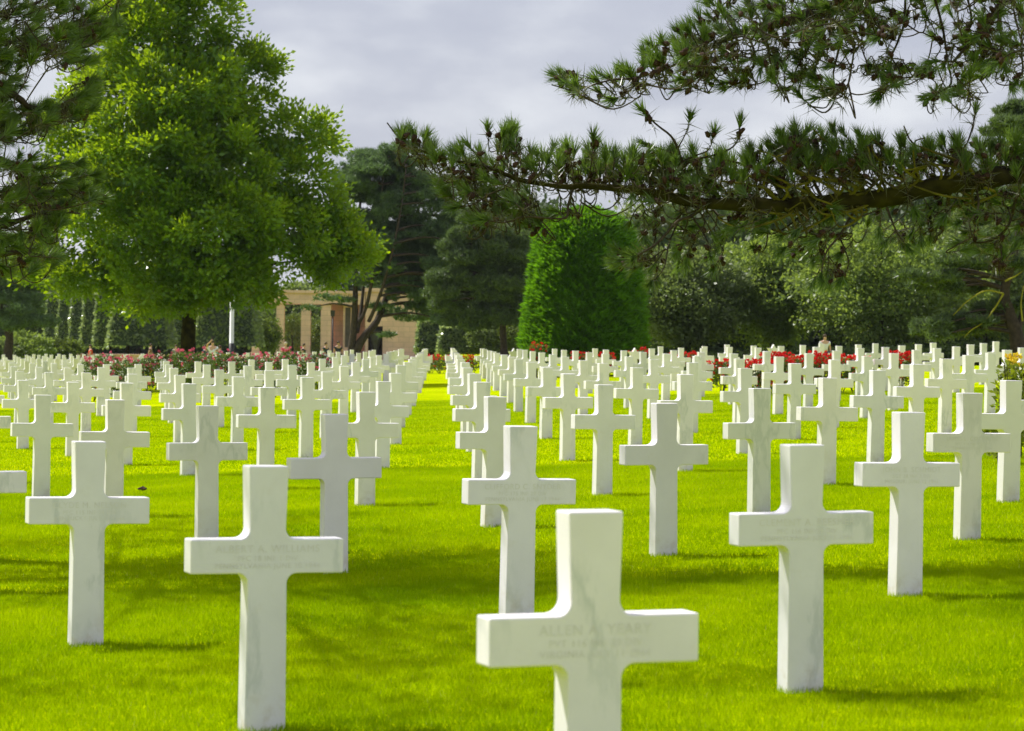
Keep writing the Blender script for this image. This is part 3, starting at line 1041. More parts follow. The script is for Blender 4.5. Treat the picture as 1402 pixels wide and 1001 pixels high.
Boxes().box(mx(472), mx(479), 0.55, 0.6, 1.2, mz(421)).build('dark_window', OPENING_SHADE, mem)  # dark slab standing in for the dark window opening
# bronze urn in the recess
ur = Tubes()
uc = mx(514)
uz = [0.25, 0.5, 0.9, 1.5, 2.1, 2.5, 2.6]
ur.add([(uc, 0.55, z) for z in uz], 0, 0, 14, radii=[0.38, 0.34, 0.2, 0.42, 0.56, 0.5, 0.6])
uo = ur.build('bronze_urn', BRONZE)
uo.location = mem.location
tag(uo, 'dark bronze urn standing in the recess of the memorial wall', 'urn')

# low tan wall behind the hedges
wx0, wx1 = on_ground(100, 236), on_ground(345, 236)
b_ = Boxes()
b_.box(wx0.x, wx1.x, 235.7, 236.3, min(wx0.z, wx1.z) - 0.5, max(wx0.z, wx1.z) + 0.5)
b_.box(wx0.x - 0.1, wx1.x + 0.1, 235.6, 236.4, max(wx0.z, wx1.z) + 0.502, max(wx0.z, wx1.z) + 0.62)
tag(b_.build('stone_wall', STONE), 'low tan stone wall glimpsed under the clipped hedges', 'wall')

# flagpole
fp = on_ground(317, 176)
fo = empty('flagpole', fp)
tag(fo, 'white flagpole on a black foot, its top hidden by the broad tree', 'flagpole')
fs = 176 / F
zb = at(317, 471, 176).z - fp.z
t = Tubes(); t.add([(0, 0, zb), (0, 0, 9), (0, 0, 19)], 0.14, 0.08, 12); t.build('pole', WHITEP, fo)
t = Tubes(); t.add([(0, 0, -0.1), (0, 0, 0.4), (0, 0, zb + 0.05)], 0, 0, 12, radii=[0.2, 0.17, 0.165]); t.build('foot', BLACKP, fo)
t = Tubes(); t.add([(0, 0, 19.0), (0, 0, 19.1), (0, 0, 19.25)], 0, 0, 10, radii=[0.06, 0.14, 0.03]); t.build('finial', BRONZE, fo)
# lamp post before the memorial
lp = on_ground(455, 214)
lo = empty('lamp_post', lp)
tag(lo, 'thin black lamp post in front of the memorial columns', 'lamp post')
t = Tubes(); t.add([(0, 0, -0.1), (0, 0, 0.5), (0, 0, 3.6)], 0, 0, 8, radii=[0.12, 0.07, 0.05]); t.build('post', BLACKP, lo)
Boxes().box(-0.14, 0.14, -0.14, 0.14, 3.6, 4.05, 1.25).build('lantern', BLACKP, lo)


# ------------------------------------------------------------------ church steeple far behind
sp = on_ground(1134, 330)
st = empty('church_steeple', sp)
tag(st, 'slender far steeple with a weathercock, showing through the pine branch', 'steeple')
ss = 330 / F
zf = lambda py: at(1134, py, 330).z - sp.z
SLATE = plain_mat('slate', (0.07, 0.075, 0.09), 0.7, (0.10, 0.10, 0.12), 3)
Boxes().box(-0.9, 0.9, -0.9, 0.9, -0.5, zf(305)).build('tower', STONE, st)
t = Tubes(); t.add([(0, 0, zf(305)), (0, 0, zf(240)), (0, 0, zf(181))], 0, 0, 8, radii=[0.9, 0.30, 0.04]); t.build('spire', SLATE, st)
t = Tubes()
t.add([(0, 0, zf(182)), (0, 0, zf(157))], 0.035, 0.02, 6)
t.add([(0, 0, zf(180.5)), (0, 0, zf(179)), (0, 0, zf(177.5))], 0, 0, 10, radii=[0.05, 0.24, 0.05])
t.build('rod', BLACKP, st)
COCK = plain_mat('gilded_cock', (0.55, 0.25, 0.08), 0.5, (0.65, 0.35, 0.12), 5)
t = Tubes()
zc = zf(172)
t.add([(-0.28, 0, zc + 0.38), (-0.16, 0, zc + 0.02), (0.06, 0, zc - 0.06), (0.2, 0, zc + 0.2), (0.26, 0, zc + 0.34)], 0, 0, 7, radii=[0.05, 0.14, 0.17, 0.09, 0.06])
t.build('weathercock', COCK, st)


# ------------------------------------------------------------------ pines at middle distance
FPN = leaf_mat('far_pine_needles', (0.048, 0.098, 0.044), (0.095, 0.160, 0.068), (0.18, 0.30, 0.09), 0.36, 0.4, 0.4)
GPN = leaf_mat('greyish_pine_needles', (0.050, 0.090, 0.032), (0.095, 0.150, 0.052), (0.15, 0.23, 0.06), 0.3, 0.4, 0.4)


def far_pine(px, Y, trunks, pads, mat, label, name='pine_tree', tuft=0.26, dens=1.0, tr=0.3, bark=BARK, limb_from=None, group='pines beyond the cemetery field'):
    g0 = on_ground(px, Y)
    off = np.array(g0)
    sc = Y / F
    root = empty(name, g0)
    tag(root, label, 'pine tree', group)
    t = Tubes()
    nodes = []
    for tk in trunks:
        pts = [np.array(at(x, y, Y + dz)) - off for x, y, dz in tk[1]]
        path = smooth_path(pts, 4)
        t.add(path, tk[0], tk[0] * 0.25, 8, 0.06)
        nodes.append(path)
    nodes = np.concatenate(nodes)
    P, D = [], []
    for x, y, rx, ry in pads:
        dz = rng.uniform(-0.6, 0.6) * 90 * sc * 0.7
        c = np.array(at(x, y, Y + dz)) - off
        lower = nodes[nodes[:, 2] < c[2] + 0.3]
        if len(lower) == 0:
            lower = nodes
        k = np.argmin(np.linalg.norm((lower - c) * np.array([1, 1, 1.6]), axis=1))
        s0 = lower[k]
        mid = (s0 + c) / 2 + np.array([0, 0, 0.08 * np.linalg.norm(c - s0)])
        t.add(smooth_path([s0, mid, c], 4), 0.05 + 0.012 * np.linalg.norm(c - s0), 0.02, 5)
        nt_ = int(max(10, rx * ry * 1.0 * dens))
        q = rng.normal(size=(nt_, 3)) * 0.55
        q = q / np.maximum(1, np.linalg.norm(q, axis=1, keepdims=True))
        cc = c + q * np.array([rx * sc, rx * sc * 0.9, ry * sc])
        m = 8
        base = np.repeat(cc, m, 0)
        P.append(base)
        D.append(unit(np.array([0, 0, 0.75]) + rdir(len(base))))
    P, D = np.concatenate(P), np.concatenate(D)
    t.build('trunk', bark, root)
    link('crown', blades_mesh('crown', P, D, tuft * rng.uniform(0.7, 1.3, len(P)), tuft * 0.24), mat, root)
    return root


# tall open pine with several trunks before the memorial
r_ = random.Random(5)
pads = []
for yy, xa, xb in [(212, 495, 560), (225, 480, 575), (240, 472, 590), (256, 466, 600), (272, 468, 612), (290, 470, 618), (308, 490, 622), (326, 505, 625), (345, 515, 628), (362, 520, 630), (382, 525, 612), (402, 540, 605)]:
    x = xa
    while x < xb:
        if r_.random() < 0.86:
            pads.append((x + r_.uniform(-6, 6), yy + r_.uniform(-8, 8), r_.uniform(14, 26), r_.uniform(7, 12)))
        x += r_.uniform(11, 18)
pads += [(448, 408, 20, 4), (425, 422, 14, 3), (470, 411, 16, 4), (535, 427, 24, 5), (566, 436, 28, 5), (592, 424, 24, 6), (520, 420, 20, 4), (530, 459, 14, 4), (610, 440, 22, 6), (600, 400, 26, 8)]
trunks = [(0.26, [(480, 488, 0), (484, 455, 0), (486, 420, 0), (487, 385, 0), (490, 330, 0.5), (495, 250, 0.5)]),
          (0.28, [(484, 488, 0), (498, 462, 0), (516, 440, 0.5), (528, 410, 1), (545, 360, 1.5), (568, 300, 2), (580, 260, 2)]),
          (0.13, [(487, 450, 0), (500, 425, 0), (508, 390, -0.8), (516, 340, -1), (522, 280, -1), (526, 225, -1)]),
          (0.13, [(489, 455, 0), (495, 420, 1), (500, 370, 1.5), (510, 300, 2), (512, 235, 2)]),
          (0.12, [(505, 440, 0), (520, 405, -1), (536, 350, -2), (550, 280, -2), (556, 230, -2)])]
r2 = random.Random(21)
for k in range(90):
    fy = r2.random()
    yy = 208 + 225 * fy
    xa = np.interp(yy, [208, 240, 300, 360, 433], [500, 472, 488, 515, 530])
    xb = np.interp(yy, [208, 240, 300, 360, 433], [560, 590, 620, 628, 610])
    pads.append((r2.uniform(xa, xb), yy, r2.uniform(9, 17), r2.uniform(5, 9)))
for k in range(16):
    pads.append((r2.uniform(462, 508), r2.uniform(285, 395), r2.uniform(9, 16), r2.uniform(5, 8)))
far_pine(482, 172, trunks, pads, FPN, 'tall dark open pine with several trunks, in front of the tan memorial', dens=1.0, bark=BARK)

# greyish pine right of it
r_ = random.Random(9)
pads = []
for yy, xa, xb in [(300, 640, 690), (318, 630, 705), (336, 622, 720), (354, 615, 725), (372, 606, 728), (390, 598, 730), (408, 592, 728), (424, 600, 728), (440, 620, 725)]:
    x = xa
    while x < xb:
        pads.append((x + r_.uniform(-5, 5), yy + r_.uniform(-8, 8), r_.uniform(14, 22), r_.uniform(8, 13)))
        x += r_.uniform(13, 20)
far_pine(690, 165, [(0.24, [(690, 486, 0), (688, 440, 0), (684, 380, 0), (678, 300, 0)])], pads, GPN, 'dense greyish green pine left of the clipped cypress', dens=1.2)

# leaning pine at the right edge
r_ = random.Random(13)
pads = []
for yy, xa, xb in [(150, 1385, 1440), (166, 1372, 1450), (185, 1365, 1460), (205, 1372, 1470), (380, 1250, 1330), (396, 1262, 1350), (300, 1350, 1450), (330, 1330, 1450), (440, 1270, 1350), (456, 1268, 1345), (362, 1300, 1420), (420, 1350, 1420), (240, 1370, 1470), (270, 1360, 1460)]:
    x = xa
    while x < xb:
        pads.append((x + r_.uniform(-6, 6), yy + r_.uniform(-6, 6), r_.uniform(14, 24), r_.uniform(5, 9)))
        x += r_.uniform(14, 22)
lp_ = far_pine(1397, 88, [(0.26, [(1396, 490, 0), (1390, 455, 0), (1380, 425, 0), (1376, 395, 0), (1390, 340, 0), (1410, 250, 0), (1415, 150, 0)]),
                    (0.13, [(1391, 455, 0), (1400, 430, 0.5), (1408, 380, 0.5), (1420, 300, 0.5)])], pads, GPN, 'leaning pine with pale trunk at the right edge, yellow lichen on its limbs', dens=1.0, tuft=0.2)
t = Tubes()
off = np.array(lp_.location)
for pts in ([(1374, 402), (1362, 422), (1348, 440), (1330, 452), (1320, 462)], [(1374, 402), (1350, 398), (1325, 412), (1305, 432)], [(1400, 440), (1398, 415), (1402, 390)], [(1376, 385), (1390, 378), (1402, 370)]):
    t.add(smooth_path([np.array(at(x, y, 87.5)) - off for x, y in pts], 4), 0.035, 0.012, 5)
t.build('mossy_branches', plain_mat('yellow_lichen', (0.20, 0.19, 0.015), 0.9, (0.32, 0.30, 0.02), 3), lp_)

# forked dark pine at the far left
r_ = random.Random(17)
pads = []
for yy, xa, xb in [(330, -40, 60), (350, -40, 75), (372, -45, 62), (392, -45, 60), (410, -40, 58), (428, 10, 60), (446, 20, 62)]:
    x = xa
    while x < xb:
        pads.append((x + r_.uniform(-6, 6), yy + r_.uniform(-6, 6), r_.uniform(14, 22), r_.uniform(7, 10)))
        x += r_.uniform(14, 20)
far_pine(12, 176, [(0.30, [(10, 492, 0), (13, 465, 0), (15, 440, 0), (18, 410, 0), (20, 360, 0)]), (0.18, [(13, 468, 0), (8, 450, 0.4), (3, 430, 0.5), (2, 380, 0.5)])], pads, FPN,
         'dark pine with a forked trunk standing at the left edge', dens=1.0)


# ------------------------------------------------------------------ near pines
class NearPine:
    def __init__(self):
        self.nodes, self.rad = [], []
        self.tw = Tubes()
        self.P, self.D, self.L = [], [], []
        self.oP, self.oD = [], []
        self.cones = []

    def limb(self, tubes, pts, r0, r1, sub=4, sides=8, register=True, radii=None):
        path = smooth_path(pts, sub)
        rr = np.interp(np.linspace(0, 1, len(path)), np.linspace(0, 1, len(radii)), radii) if radii is not None else np.linspace(r0, r1, len(path))
        tubes.add(path, r0, r1, sides + (4 if r0 > 0.03 else 0), 0.10, radii=rr)
        if register:
            self.nodes.append(path)
        return path

    def tuft(self, tip, ax, n=70, L=0.115, cone=0.5, spreadlo=0.08, old=20):
        n = int(n * 0.85)
        L = L * random.uniform(0.75, 1.15)
        ax = unit(ax)
        m = n
        base = tip[None] - ax[None] * rng.uniform(0, 0.06, m)[:, None]
        th = rng.uniform(spreadlo, 0.80, m)
        rd = rdir(m)
        rd = unit(rd - (rd @ ax)[:, None] * ax[None])
        self.P.append(base)
        self.D.append(ax[None] * np.cos(th)[:, None] + rd * np.sin(th)[:, None])
        self.L.append(L * rng.uniform(0.75, 1.15, m))
        m = old
        base = tip[None] - ax[None] * rng.uniform(0.05, 0.16, m)[:, None]
        rd = rdir(m)
        self.oP.append(base)
        self.oD.append(unit(rd + ax[None] * 0.3 + np.array([0, 0, -0.15])))
        if random.random() < cone:
            for _ in range(random.choice((1, 2, 2, 3))):
                self.cones.append(tip - ax * random.uniform(0.02, 0.10) + rng.normal(0, 0.018, 3))

    def attach(self, tip, ax, sag=0.0, r=0.006, **kw):
        tip = np.array(tip)
        ax = unit(ax)
        N_ = np.concatenate(self.nodes)
        start = tip - ax * 0.16
        d = np.linalg.norm(N_ - start, axis=1)
        s0 = N_[np.argmin(d)]
        ln = float(d.min())
        if ln > 0.03:
            mid = (s0 + start) / 2 - ax * ln * 0.18 + np.array([0, 0, -sag * ln]) + rng.normal(0, 0.07 * ln, 3)
            path = smooth_path([s0, mid, start, tip], 4)
        else:
            path = smooth_path([s0, start, tip], 3)
        self.tw.add(path, r * 0.8 + 0.004 * min(ln, 1.2), r * 0.5, 5, 0.05)
        self.nodes.append(path[1:-2])
        self.tuft(tip, ax, **kw)

    def finish(self, root, mat, wd=0.0056):
        self.tw.build('twigs', TWIG, root)
        P, D, L = np.concatenate(self.P), np.concatenate(self.D), np.concatenate(self.L)
        link('needles', blades_mesh('needles', P, D, L, wd * 1.5), mat, root)
        P, D = np.concatenate(self.oP), np.concatenate(self.oD)
        link('old_needles', blades_mesh('old_needles', P, D, rng.uniform(0.07, 0.13, len(P)), wd * 1.3), NEEDLE_OLD, root)
        if self.cones:
            bm = bmesh.new()
            bmesh.ops.create_icosphere(bm, subdivisions=2, radius=1.0)
            bv = np.array([v.co[:] for v in bm.verts])
            bf = np.array([[v.index for v in f.verts] for f in bm.faces])
            bm.free()
            V, Fc = [], []
            for k, c in enumerate(self.cones):
                a = unit(rng.normal(size=3) + np.array([0, 0, -0.4]))
                sc = np.array([0.017, 0.017, 0.017])
                v = bv * sc * (1 + 0.12 * np.sign(np.sin(bv[:, 2:3] * 16 + bv[:, :1] * 9)))
                v = v + np.outer(v @ a, a) * 0.7
                V.append(v + c)
                Fc.append(bf + k * len(bv))
            tag(link('cones', np_mesh('cones', np.concatenate(V), [np.concatenate(Fc)]), CONE, root), kind='stuff')


def pts_in(poly, n):
    poly = np.array(poly, float)
    lo, hi = poly.min(0), poly.max(0)
    out = []
    while len(out) < n:
        p = rng.uniform(lo, hi)
        c = False
        j = len(poly) - 1
        for i in range(len(poly)):
            if (poly[i, 1] > p[1]) != (poly[j, 1] > p[1]) and p[0] < (poly[j, 0] - poly[i, 0]) * (p[1] - poly[i, 1]) / (poly[j, 1] - poly[i, 1]) + poly[i, 0]:
                c = not c
            j = i
        if c:
            out.append(p)
    return out


# ---- right pine: trunk out of frame, long branches across the sky
ry = 19.0
rp_pos = Vector((5.6, ry + 0.6, gz(5.6, ry)))
rp = empty('pine_tree', rp_pos)
tag(rp, 'overhanging pine whose long mossy branches reach in from the right', 'pine tree')
RO = np.array(rp_pos)


def rpt(x, y, dz=0.0):
    return np.array(at(x, y, ry + dz)) - RO


tr = Tubes()
tpath = smooth_path([(0, 0, -0.3), (0.05, 0, 1.5), (-0.05, 0.1, 3.2), (0.1, 0.1, 5.5), (0.0, 0, 8.5), (0.1, 0, 11)], 5)
tr.add(tpath, 0, 0, 12, 0.06, radii=np.linspace(0.27, 0.08, len(tpath)))
tr.build('trunk', BARK, rp)

low = NearPine()
br = Tubes()
L1 = [(1710, 190, 0.5), (1560, 212, 0.3), (1402, 236, 0.1), (1340, 248), (1272, 257), (1208, 271), (1100, 279), (1035, 281), (950, 277), (886, 263), (800, 254), (777, 256), (710, 246), (674, 231), (631, 222), (590, 211), (552, 194), (530, 168)]
low.limb(br, [rpt(*p) for p in L1], 0.07, 0.006, radii=[0.10, 0.085, 0.066, 0.062, 0.060, 0.058, 0.052, 0.044, 0.036, 0.028, 0.022, 0.018, 0.015, 0.012, 0.010, 0.008, 0.006, 0.004])
SEC = [  # traced secondary twigs (x, y), depth drift, radius
    ([(915, 268), (935, 240), (935, 228), (928, 203), (918, 186), (896, 168), (879, 150)], -0.2, 0.013),
    ([(935, 228), (950, 219), (986, 210), (1008, 196), (1014, 166)], -0.3, 0.010),
    ([(930, 212), (905, 204), (880, 196)], -0.1, 0.008),
    ([(932, 222), (955, 212), (971, 204), (978, 180)], -0.4, 0.007),
    ([(928, 203), (940, 180), (945, 158)], -0.2, 0.006),
    ([(1125, 270), (1105, 230), (1097, 207), (1080, 192), (1066, 182)], 0.3, 0.012),
    ([(1215, 262), (1195, 228), (1184, 207), (1176, 186)], -0.2, 0.010),
    ([(1290, 250), (1305, 215), (1322, 200), (1332, 172), (1336, 148)], 0.2, 0.011),
    ([(965, 282), (945, 297), (928, 303), (903, 330), (885, 343), (866, 354)], -0.5, 0.014),
    ([(928, 305), (916, 333), (909, 367), (890, 390)], -0.6, 0.007),
    ([(950, 300), (962, 318), (971, 337), (972, 352)], -0.3, 0.007),
    ([(955, 285), (965, 305), (955, 318), (945, 330), (930, 336)], -0.2, 0.006),
    ([(1060, 285), (1035, 296), (1014, 302), (1000, 316), (990, 322)], 0.3, 0.009),
    ([(1110, 284), (1085, 305), (1060, 320), (1044, 318)], 0.2, 0.008),
    ([(1110, 290), (1122, 310), (1112, 332), (1085, 345)], 0.4, 0.008),
    ([(1175, 280), (1160, 305), (1150, 322), (1132, 344), (1126, 365), (1124, 382)], -0.3, 0.011),
    ([(1150, 326), (1157, 343), (1162, 363), (1150, 385)], -0.3, 0.007),
    ([(1238, 272), (1252, 288), (1259, 305), (1261, 330)], 0.1, 0.008),
    ([(1214, 284), (1222, 305), (1232, 325), (1246, 342)], -0.2, 0.009),
    ([(1300, 255), (1296, 285), (1291, 316), (1272, 330)], 0.3, 0.010),
    ([(1335, 250), (1340, 280), (1330, 300), (1312, 305)], -0.4, 0.009),
    ([(674, 231), (655, 242), (635, 252), (622, 248)], 0.2, 0.008),
    ([(700, 244), (690, 258), (670, 266), (648, 280), (622, 284)], -0.3, 0.009),
    ([(785, 256), (778, 280), (775, 298), (751, 299), (717, 297), (690, 305), (660, 300)], -0.4, 0.010),
    ([(674, 231), (685, 215), (684, 198), (690, 180)], -0.2, 0.007),
    ([(730, 248), (745, 232), (752, 215), (758, 200)], 0.2, 0.007),
    ([(800, 254), (808, 235), (811, 205), (812, 185)], -0.2, 0.006),
    ([(1402, 236), (1390, 275), (1380, 310), (1355, 330), (1310, 333)], 0.5, 0.014),
    ([(1450, 230), (1440, 290), (1405, 330), (1370, 345)], 0.8, 0.014),
]
sec = Tubes()
tip_dirs = []
for pts, dz, r in SEC:
    n_ = len(pts)
    P3 = [rpt(x, y, dz * k / (n_ - 1)) for k, (x, y) in enumerate(pts)]
    low.limb(sec, P3, r, r * 0.4, 4, 6)
    low.tuft(P3[-1], unit(P3[-1] - P3[-2]) + np.array([0, 0, 0.25 if P3[-1][2] > P3[0][2] else -0.1]), n=85)
# mossy crooked side shoots on the thick part of the limb
moss = Tubes()
for k in range(44):
    x = random.uniform(1060, 1345)
    y0 = np.interp(x, [1060, 1208, 1345], [280, 271, 247])
    p = rpt(x, y0)
    up = random.random() < 0.6
    q1 = p + np.array([random.uniform(-0.2, 0.2), -0.07, (0.10 if up else -0.08)])
    q2 = q1 + np.array([random.uniform(-0.35, 0.15), random.uniform(-0.15, 0.1), random.uniform(0.02, 0.16) if up else random.uniform(-0.16, 0.08)])
    q3 = q2 + np.array([random.uniform(-0.25, 0.05), random.uniform(-0.1, 0.1), random.uniform(-0.05, 0.14)])
    q4 = q3 + np.array([random.uniform(-0.12, 0.1), random.uniform(-0.1, 0.1), random.uniform(-0.06, 0.12)])
    low.limb(moss, [p, q1, q2, q3, q4], 0.012, 0.004, 4, 6)
bro = br.build('branch', MOSSY, rp)
sec.build('side_shoots', TWIG, bro)
moss.build('mossy_side_shoots', LICHEN, bro)
LOWREG = [  # polygon, count, axis (pixel sense: x right, y up), jitter, sag
    ([(530, 165), (600, 190), (660, 200), (700, 222), (700, 240), (640, 232), (580, 215), (545, 200)], 22, (-0.25, 1.0), 0.45, 0.1),
    ([(665, 170), (712, 172), (712, 205), (680, 205)], 8, (0.0, 1.0), 0.5, 0.1),
    ([(590, 235), (660, 240), (720, 255), (720, 290), (650, 285), (605, 262)], 20, (-0.6, 0.5), 0.7, 0.1),
    ([(620, 280), (700, 290), (780, 275), (790, 305), (720, 312), (640, 305)], 16, (-0.6, 0.1), 0.8, 0.1),
    ([(705, 215), (745, 200), (815, 195), (880, 210), (890, 250), (790, 248), (715, 240)], 36, (-0.1, 1.0), 0.5, 0.1),
    ([(880, 205), (1000, 205), (1060, 235), (1060, 270), (950, 270), (880, 258)], 44, (-0.1, 1.0), 0.6, 0.1),
    ([(1000, 215), (1065, 180), (1130, 175), (1150, 240), (1060, 255)], 26, (-0.2, 1.0), 0.5, 0.1),
    ([(1065, 178), (1130, 170), (1200, 190), (1290, 185), (1345, 195), (1345, 230), (1150, 235), (1080, 215)], 50, (-0.15, 1.0), 0.5, 0.1),
    ([(1345, 190), (1440, 180), (1440, 235), (1345, 235)], 20, (-0.1, 1.0), 0.6, 0.1),
    ([(840, 265), (930, 280), (950, 310), (890, 330), (845, 300)], 12, (-0.4, -0.3), 0.9, 0.25),
    ([(830, 335), (872, 345), (875, 370), (842, 372)], 9, (-0.8, -0.1), 0.6, 0.0),
    ([(875, 330), (985, 320), (985, 370), (890, 400)], 12, (-0.3, -0.9), 0.5, 0.2),
    ([(985, 290), (1110, 295), (1120, 350), (1040, 345), (990, 330)], 22, (-0.5, -0.5), 0.7, 0.2),
    ([(1105, 350), (1170, 350), (1165, 392), (1112, 388)], 8, (-0.2, -0.9), 0.5, 0.1),
    ([(1120, 285), (1290, 275), (1300, 335), (1200, 345), (1130, 320)], 30, (-0.4, -0.5), 0.8, 0.25),
    ([(1285, 270), (1440, 255), (1440, 375), (1330, 350), (1290, 335)], 52, (-0.5, 0.3), 0.9, 0.1),
]
for poly, n_, axd, jt, sag in LOWREG:
    c0 = np.mean(poly, 0)
    pts = pts_in(poly, int(n_ * (2.0 if axd[1] > 0.45 else 1.0)))
    pts.sort(key=lambda p: min(abs(p[1] - np.interp(p[0], [530, 700, 900, 1050, 1402], [168, 244, 266, 281, 236])), 300))
    for p in pts:
        ax = np.array([axd[0], random.uniform(-0.4, 0.4), axd[1]]) + rng.normal(0, jt * 0.6, 3)
        low.attach(rpt(p[0], p[1], abs(random.gauss(0.1, 0.35)) if random.random() < 0.85 else -0.2), ax, sag, n=random.randint(50, 85), cone=0.55)
low.finish(bro, NEEDLE)

hi_ = NearPine()
br2 = Tubes()
L2 = [(1720, -60, 0.6), (1560, -55, 0.4), (1402, -30, 0.2), (1280, -20), (1170, 2), (1070, 30), (1022, 43), (985, 57), (950, 78), (916, 92), (874, 106), (834, 110), (787, 123), (755, 116)]
hi_.limb(br2, [rpt(*p) for p in L2], 0.06, 0.005, radii=[0.08, 0.075, 0.065, 0.055, 0.045, 0.035, 0.028, 0.02, 0.012, 0.009, 0.007, 0.006, 0.005, 0.004])
L3 = [(1640, -90, 0.8), (1480, -70, 0.5), (1400, -25, 0.2), (1360, 20, 0), (1325, 62, -0.2), (1300, 90, -0.2)]
hi_.limb(br2, [rpt(*p) for p in L3], 0.06, 0.008, radii=[0.07, 0.05, 0.035, 0.022, 0.012, 0.008])
SEC2 = [
    ([(874, 106), (868, 118), (855, 130), (838, 136)], -0.2, 0.006),
    ([(905, 95), (892, 75), (900, 60), (905, 55)], -0.1, 0.007),
    ([(874, 106), (885, 88), (880, 72)], 0.2, 0.006),
    ([(834, 110), (822, 112), (800, 104), (775, 100)], 0.1, 0.005),
    ([(985, 57), (966, 87), (960, 105), (947, 120), (925, 123)], -0.3, 0.008),
    ([(1022, 43), (1034, 75), (1030, 95), (1012, 113), (992, 121)], 0.3, 0.009),
    ([(1040, 40), (1055, 80), (1050, 108), (1030, 116), (1005, 112)], 0.5, 0.008),
    ([(1130, 12), (1150, 50), (1141, 100), (1143, 135), (1130, 154), (1112, 146), (1092, 128)], -0.3, 0.009),
    ([(1150, 8), (1168, 60), (1165, 95), (1158, 125), (1143, 136), (1128, 128)], 0.1, 0.008),
    ([(1120, 15), (1110, 60), (1090, 95), (1085, 118), (1070, 122)], 0.2, 0.008),
    ([(1240, -10), (1238, 31), (1228, 60), (1221, 78), (1214, 121), (1202, 135)], -0.2, 0.010),
    ([(1221, 80), (1231, 95), (1232, 108), (1224, 114)], -0.2, 0.006),
    ([(1221, 78), (1205, 88), (1190, 90)], -0.3, 0.006),
    ([(1275, -20), (1290, 36), (1297, 80), (1302, 114), (1285, 125), (1268, 132)], 0.2, 0.010),
    ([(1366, 30), (1372, 60), (1354, 95), (1325, 114), (1305, 122)], 0.1, 0.012),
    ([(1402, 20), (1398, 60), (1400, 95), (1390, 115)], -0.2, 0.009),
    ([(1175, 0), (1190, 40), (1182, 60), (1160, 70)], 0.3, 0.008),
    ([(1320, -20), (1330, 30), (1310, 60), (1280, 50)], 0.4, 0.009),
]
sec2 = Tubes()
for pts, dz, r in SEC2:
    n_ = len(pts)
    P3 = [rpt(x, y, dz * k / (n_ - 1)) for k, (x, y) in enumerate(pts)]
    hi_.limb(sec2, P3, r, r * 0.45, 4, 6)
    hi_.tuft(P3[-1], unit(P3[-1] - P3[-2]) + np.array([0, 0, 0.15]), n=80)
br2o = br2.build('branch', BARK, rp)
sec2.build('side_shoots', TWIG, br2o)
HIREG = [
    ([(752, 88), (800, 92), (840, 98), (840, 122), (765, 128)], 12, (-0.7, 0.5), 0.5, 0.0),
    ([(835, 85), (880, 70), (900, 45), (925, 60), (915, 100), (850, 112)], 16, (-0.5, 0.9), 0.5, 0.05),
    ([(920, 5), (1000, -10), (1020, 40), (985, 60), (930, 85), (915, 55)], 34, (-0.6, 0.8), 0.6, 0.05),
    ([(930, 70), (1010, 55), (1030, 110), (980, 125), (910, 122)], 26, (-0.7, 0.1), 0.7, 0.2),
    ([(1000, -40), (1140, -50), (1180, -10), (1120, 40), (1020, 60)], 60, (-0.5, 0.6), 0.8, 0.1),
    ([(1030, 50), (1120, 30), (1150, 80), (1110, 115), (1040, 105)], 34, (-0.5, -0.2), 0.9, 0.25),
    ([(1080, 95), (1150, 90), (1150, 130), (1100, 140)], 10, (-0.7, 0.1), 0.8, 0.2),
    ([(1140, -30), (1260, -40), (1260, 30), (1200, 55), (1140, 60)], 44, (-0.3, 0.2), 0.9, 0.2),
    ([(1185, 75), (1240, 90), (1235, 115), (1190, 140)], 13, (-0.5, -0.5), 0.8, 0.1),
    ([(1250, -40), (1420, -60), (1420, 40), (1340, 70), (1260, 35)], 56, (-0.3, 0.2), 0.9, 0.2),
    ([(1255, 85), (1310, 80), (1340, 110), (1300, 140), (1255, 135)], 18, (-0.5, -0.2), 0.8, 0.1),
    ([(1310, 50), (1402, 40), (1402, 85), (1330, 112)], 24, (-0.4, 0.2), 0.9, 0.1),
    ([(1375, 85), (1440, 80), (1430, 128), (1385, 122)], 9, (-0.1, -0.6), 0.6, 0.1),
    ([(1000, -120), (1500, -160), (1500, -50), (1100, -40)], 60, (-0.4, 0.7), 0.8, 0.1),
]
for poly, n_, axd, jt, sag in HIREG:
    pts = pts_in(poly, int(n_ * 1.15))
    pts.sort(key=lambda p: min(abs(p[1] - np.interp(p[0], [755, 916, 1022, 1170, 1402], [116, 92, 43, 2, -30])), 300))
    for p in pts:
        ax = np.array([axd[0], random.uniform(-0.4, 0.4), axd[1]]) + rng.normal(0, jt * 0.6, 3)
        hi_.attach(rpt(p[0], p[1], random.gauss(0, 0.4)), ax, sag, n=random.randint(45, 75), cone=0.55)
hi_.finish(br2o, NEEDLE)


def high_crown(root, RO_, trunk_path, centers, per, mat, tuftL=0.2):
    """upper limbs of a near pine, above the frame: they throw the shade on the lawn"""
    t = Tubes()
    P, D = [], []
    for c, r in centers:
        c = np.array(c) - RO_
        z = c[2] - 0.5
        s0 = trunk_path[np.argmin(abs(trunk_path[:, 2] - z))]
        t.add(smooth_path([s0, (s0 + c) / 2 + np.array([0, 0, 0.25]), c], 4), 0.022, 0.008, 6)
        n_ = int(per * r * r)
        q = rng.normal(size=(n_, 3)) * 0.5 * np.array([r, r, r * 0.3])
        cc = np.repeat(c + q, 26, 0)
        P.append(cc)
        D.append(unit(rdir(len(cc)) + np.array([0, 0, 0.5])))
    P, D = np.concatenate(P), np.concatenate(D)
    b = t.build('branch', BARK, root)
    link('needles', blades_mesh('needles', P, D, 0.13 * rng.uniform(0.7, 1.3, len(P)), 0.006), mat, b)


